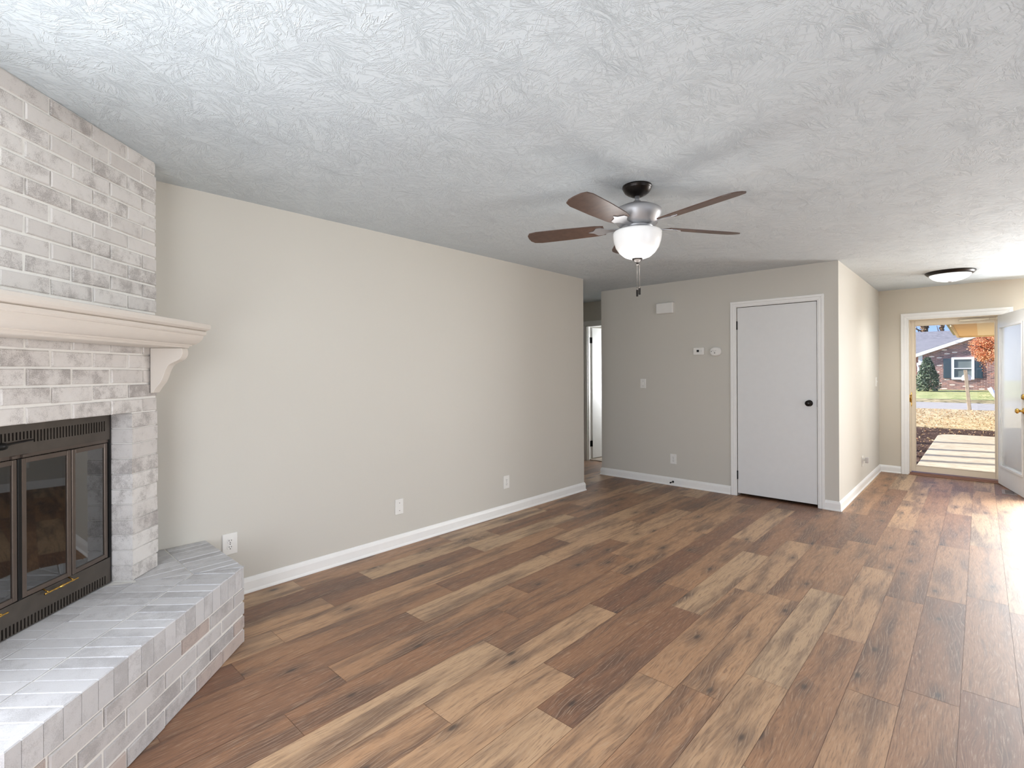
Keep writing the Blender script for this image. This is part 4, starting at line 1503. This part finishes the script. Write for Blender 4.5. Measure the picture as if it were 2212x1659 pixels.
# trees behind the house
bark = plain('tree_bark', rgb(112, 94, 78), 0.9, vary=0.3, vscale=6)
twm = leaf_mat('brown_leaf', [(0, rgb(82, 66, 50)), (0.5, rgb(128, 100, 74)), (1, rgb(176, 140, 112))])
def back_tree(x, y, rt, label):
    t = thing('background_tree', label, 'tree', (x, y, 0.2), 'tall trees behind the brick house')
    mb = MB()
    mb.tube([(x, y, 0.1), (x + 0.1, y, 4), (x - 0.05, y, 8), (x + 0.2, y, 12)], [rt * 1.1, rt, rt * 0.8, rt * 0.3], 12)
    for i in range(10):
        z = 4.2 + i * 0.75
        a = rs.uniform(0, 2 * PI)
        L = rs.uniform(1.0, 2.2)
        mb.tube([(x, y, z), (x + math.cos(a) * L * 0.5, y + math.sin(a) * L * 0.5, z + 0.5), (x + math.cos(a) * L, y + math.sin(a) * L, z + 1.3)], [0.07, 0.05, 0.02], 6)
    mb.build('trunk', bark, t)
    def sh(r):
        h = r.random()
        a = r.uniform(0, 2 * PI)
        q = rt * r.uniform(0.8, 1.35)
        return Vector((x + q * math.cos(a), y + q * math.sin(a), 3.5 + 6 * h))
    leaves(900, sh, 0.10, rs).build('ivy_leaves', twm, t, fix=False)
back_tree(-0.55, 62.0, 0.24, 'leaf-clad trunk showing above the house roof at its left')
back_tree(0.70, 62.0, 0.11, 'thinner leaf-clad trunk showing above the roof beside the porch eave')

# ---- mailbox on its post, seen from behind
MBX = thing('mailbox', 'white mailbox on a weathered wooden post by the street', 'mailbox', (3.06, 25.45, GZ))
mb = MB()
lean = Vector((-0.075, 0, 0.997))
frp = lambda u, v, z: Vector((3.055, 25.45, GZ)) + Vector((u, v, 0)) + lean * z
mb.box(-0.054, -0.05, -0.02, 0.054, 0.05, 1.50, frp)
mb.build('post', plain('weathered_wood', rgb(176, 160, 138), 0.9, vary=0.2, vscale=14), MBX, bevel=0.01)
mb = MB()
arch = [(-0.13, 0.0)] + [(0.13 * math.cos(PI - PI * i / 12), 0.12 + 0.11 * math.sin(PI * i / 12)) for i in range(13)] + [(0.13, 0.0)]
mb.prism(arch, 25.53, 25.98, lambda u, v, w_: Vector((2.965 + u, w_, 0.98 + v)))
mb.build('box', MAT['house_white'], MBX, bevel=0.01)

# ---- a length of white drainpipe on the far lawn
mb = MB()
mb.tube([(3.66, 33.0, 0.53), (3.80, 33.0, 0.28), (3.99, 33.0, -0.06)], 0.085, 12)
one(mb, 'drainpipe', MAT['house_white'], 'short slanting length of white drainpipe on the far lawn', 'drainpipe', loc=(3.95, 33.0, -0.05))

# ---- porch roof of this house: plywood soffit with a grey-green edge
PR = thing('porch_roof', 'tan plywood porch eave seen through the storm door', 'porch roof', (5.0, 16.0, 2.45))
def ply():
    k = NT('plywood_soffit')
    P = k.pos()
    x, y, z = k.sep(P)
    g = k.noise(k.comb(k.math('MULTIPLY', x, 0.6), k.math('MULTIPLY', y, 8.0), 0.0), 1.5, 4.0, 0.6)
    board = k.math('GREATER_THAN', x, 3.30)
    a = k.ramp(g, [(0.3, rgb(228, 190, 138)), (0.7, rgb(244, 212, 164))])
    b = k.ramp(g, [(0.3, rgb(246, 226, 190)), (0.7, rgb(252, 238, 208))])
    k.base(k.mix(board, a, b))
    k.rough(0.8)
    return k.m
mb = MB()
mb.prism([(2.853, 16.18), (2.835, 21.6), (9.0, 21.0), (9.0, 8.6), (3.9, 8.6), (3.75, 12.0)], 2.52, 2.45, idz)
mb.build('soffit', ply(), PR)
mb = MB()
mb.tube([(2.850, 16.18, 2.44), (2.832, 21.6, 2.44)], 0.035, 6)
mb.tube([(2.835, 21.6, 2.44), (9.0, 21.0, 2.44)], 0.035, 6)
mb.build('eave_trim', plain('cream_eave_trim', rgb(240, 216, 170), 0.7), PR)
mb = MB()
mb.prism([(2.72, 16.0), (2.70, 22.3), (9.0, 22.0), (9.0, 8.6), (3.9, 8.6), (3.7, 12.0)], 2.60, 2.53, idz)
mb.build('roof_edge', plain('grey_green_roof_edge', rgb(150, 150, 124), 0.9, vary=0.1, vscale=4), PR)
mb = MB()
mb.box(6.8, 20.6, GZ, 6.95, 20.75, 2.45)
mb.build('post', MAT['house_white'], PR)

# ---- slim yard tree left of the walk; it stripes the concrete with shade
YT = thing('yard_tree', 'slim multi-stemmed bare tree in the mulch left of the walk', 'tree', (-3.2, 11.0, GZ))
mb = MB()
for (yy, lean_) in ((8.95, 0.01), (9.75, -0.02), (10.55, 0.02), (11.9, -0.015)):
    mb.tube([(-3.2, 10.4 + (yy - 10.4) * 0.3, GZ - 0.05), (-3.2, yy, 1.2), (-3.15, yy + lean_, 3.0), (-3.2, yy + lean_ * 3, 7.5)], [0.13, 0.12, 0.10, 0.05], 10)
mb.build('trunk', bark, YT)
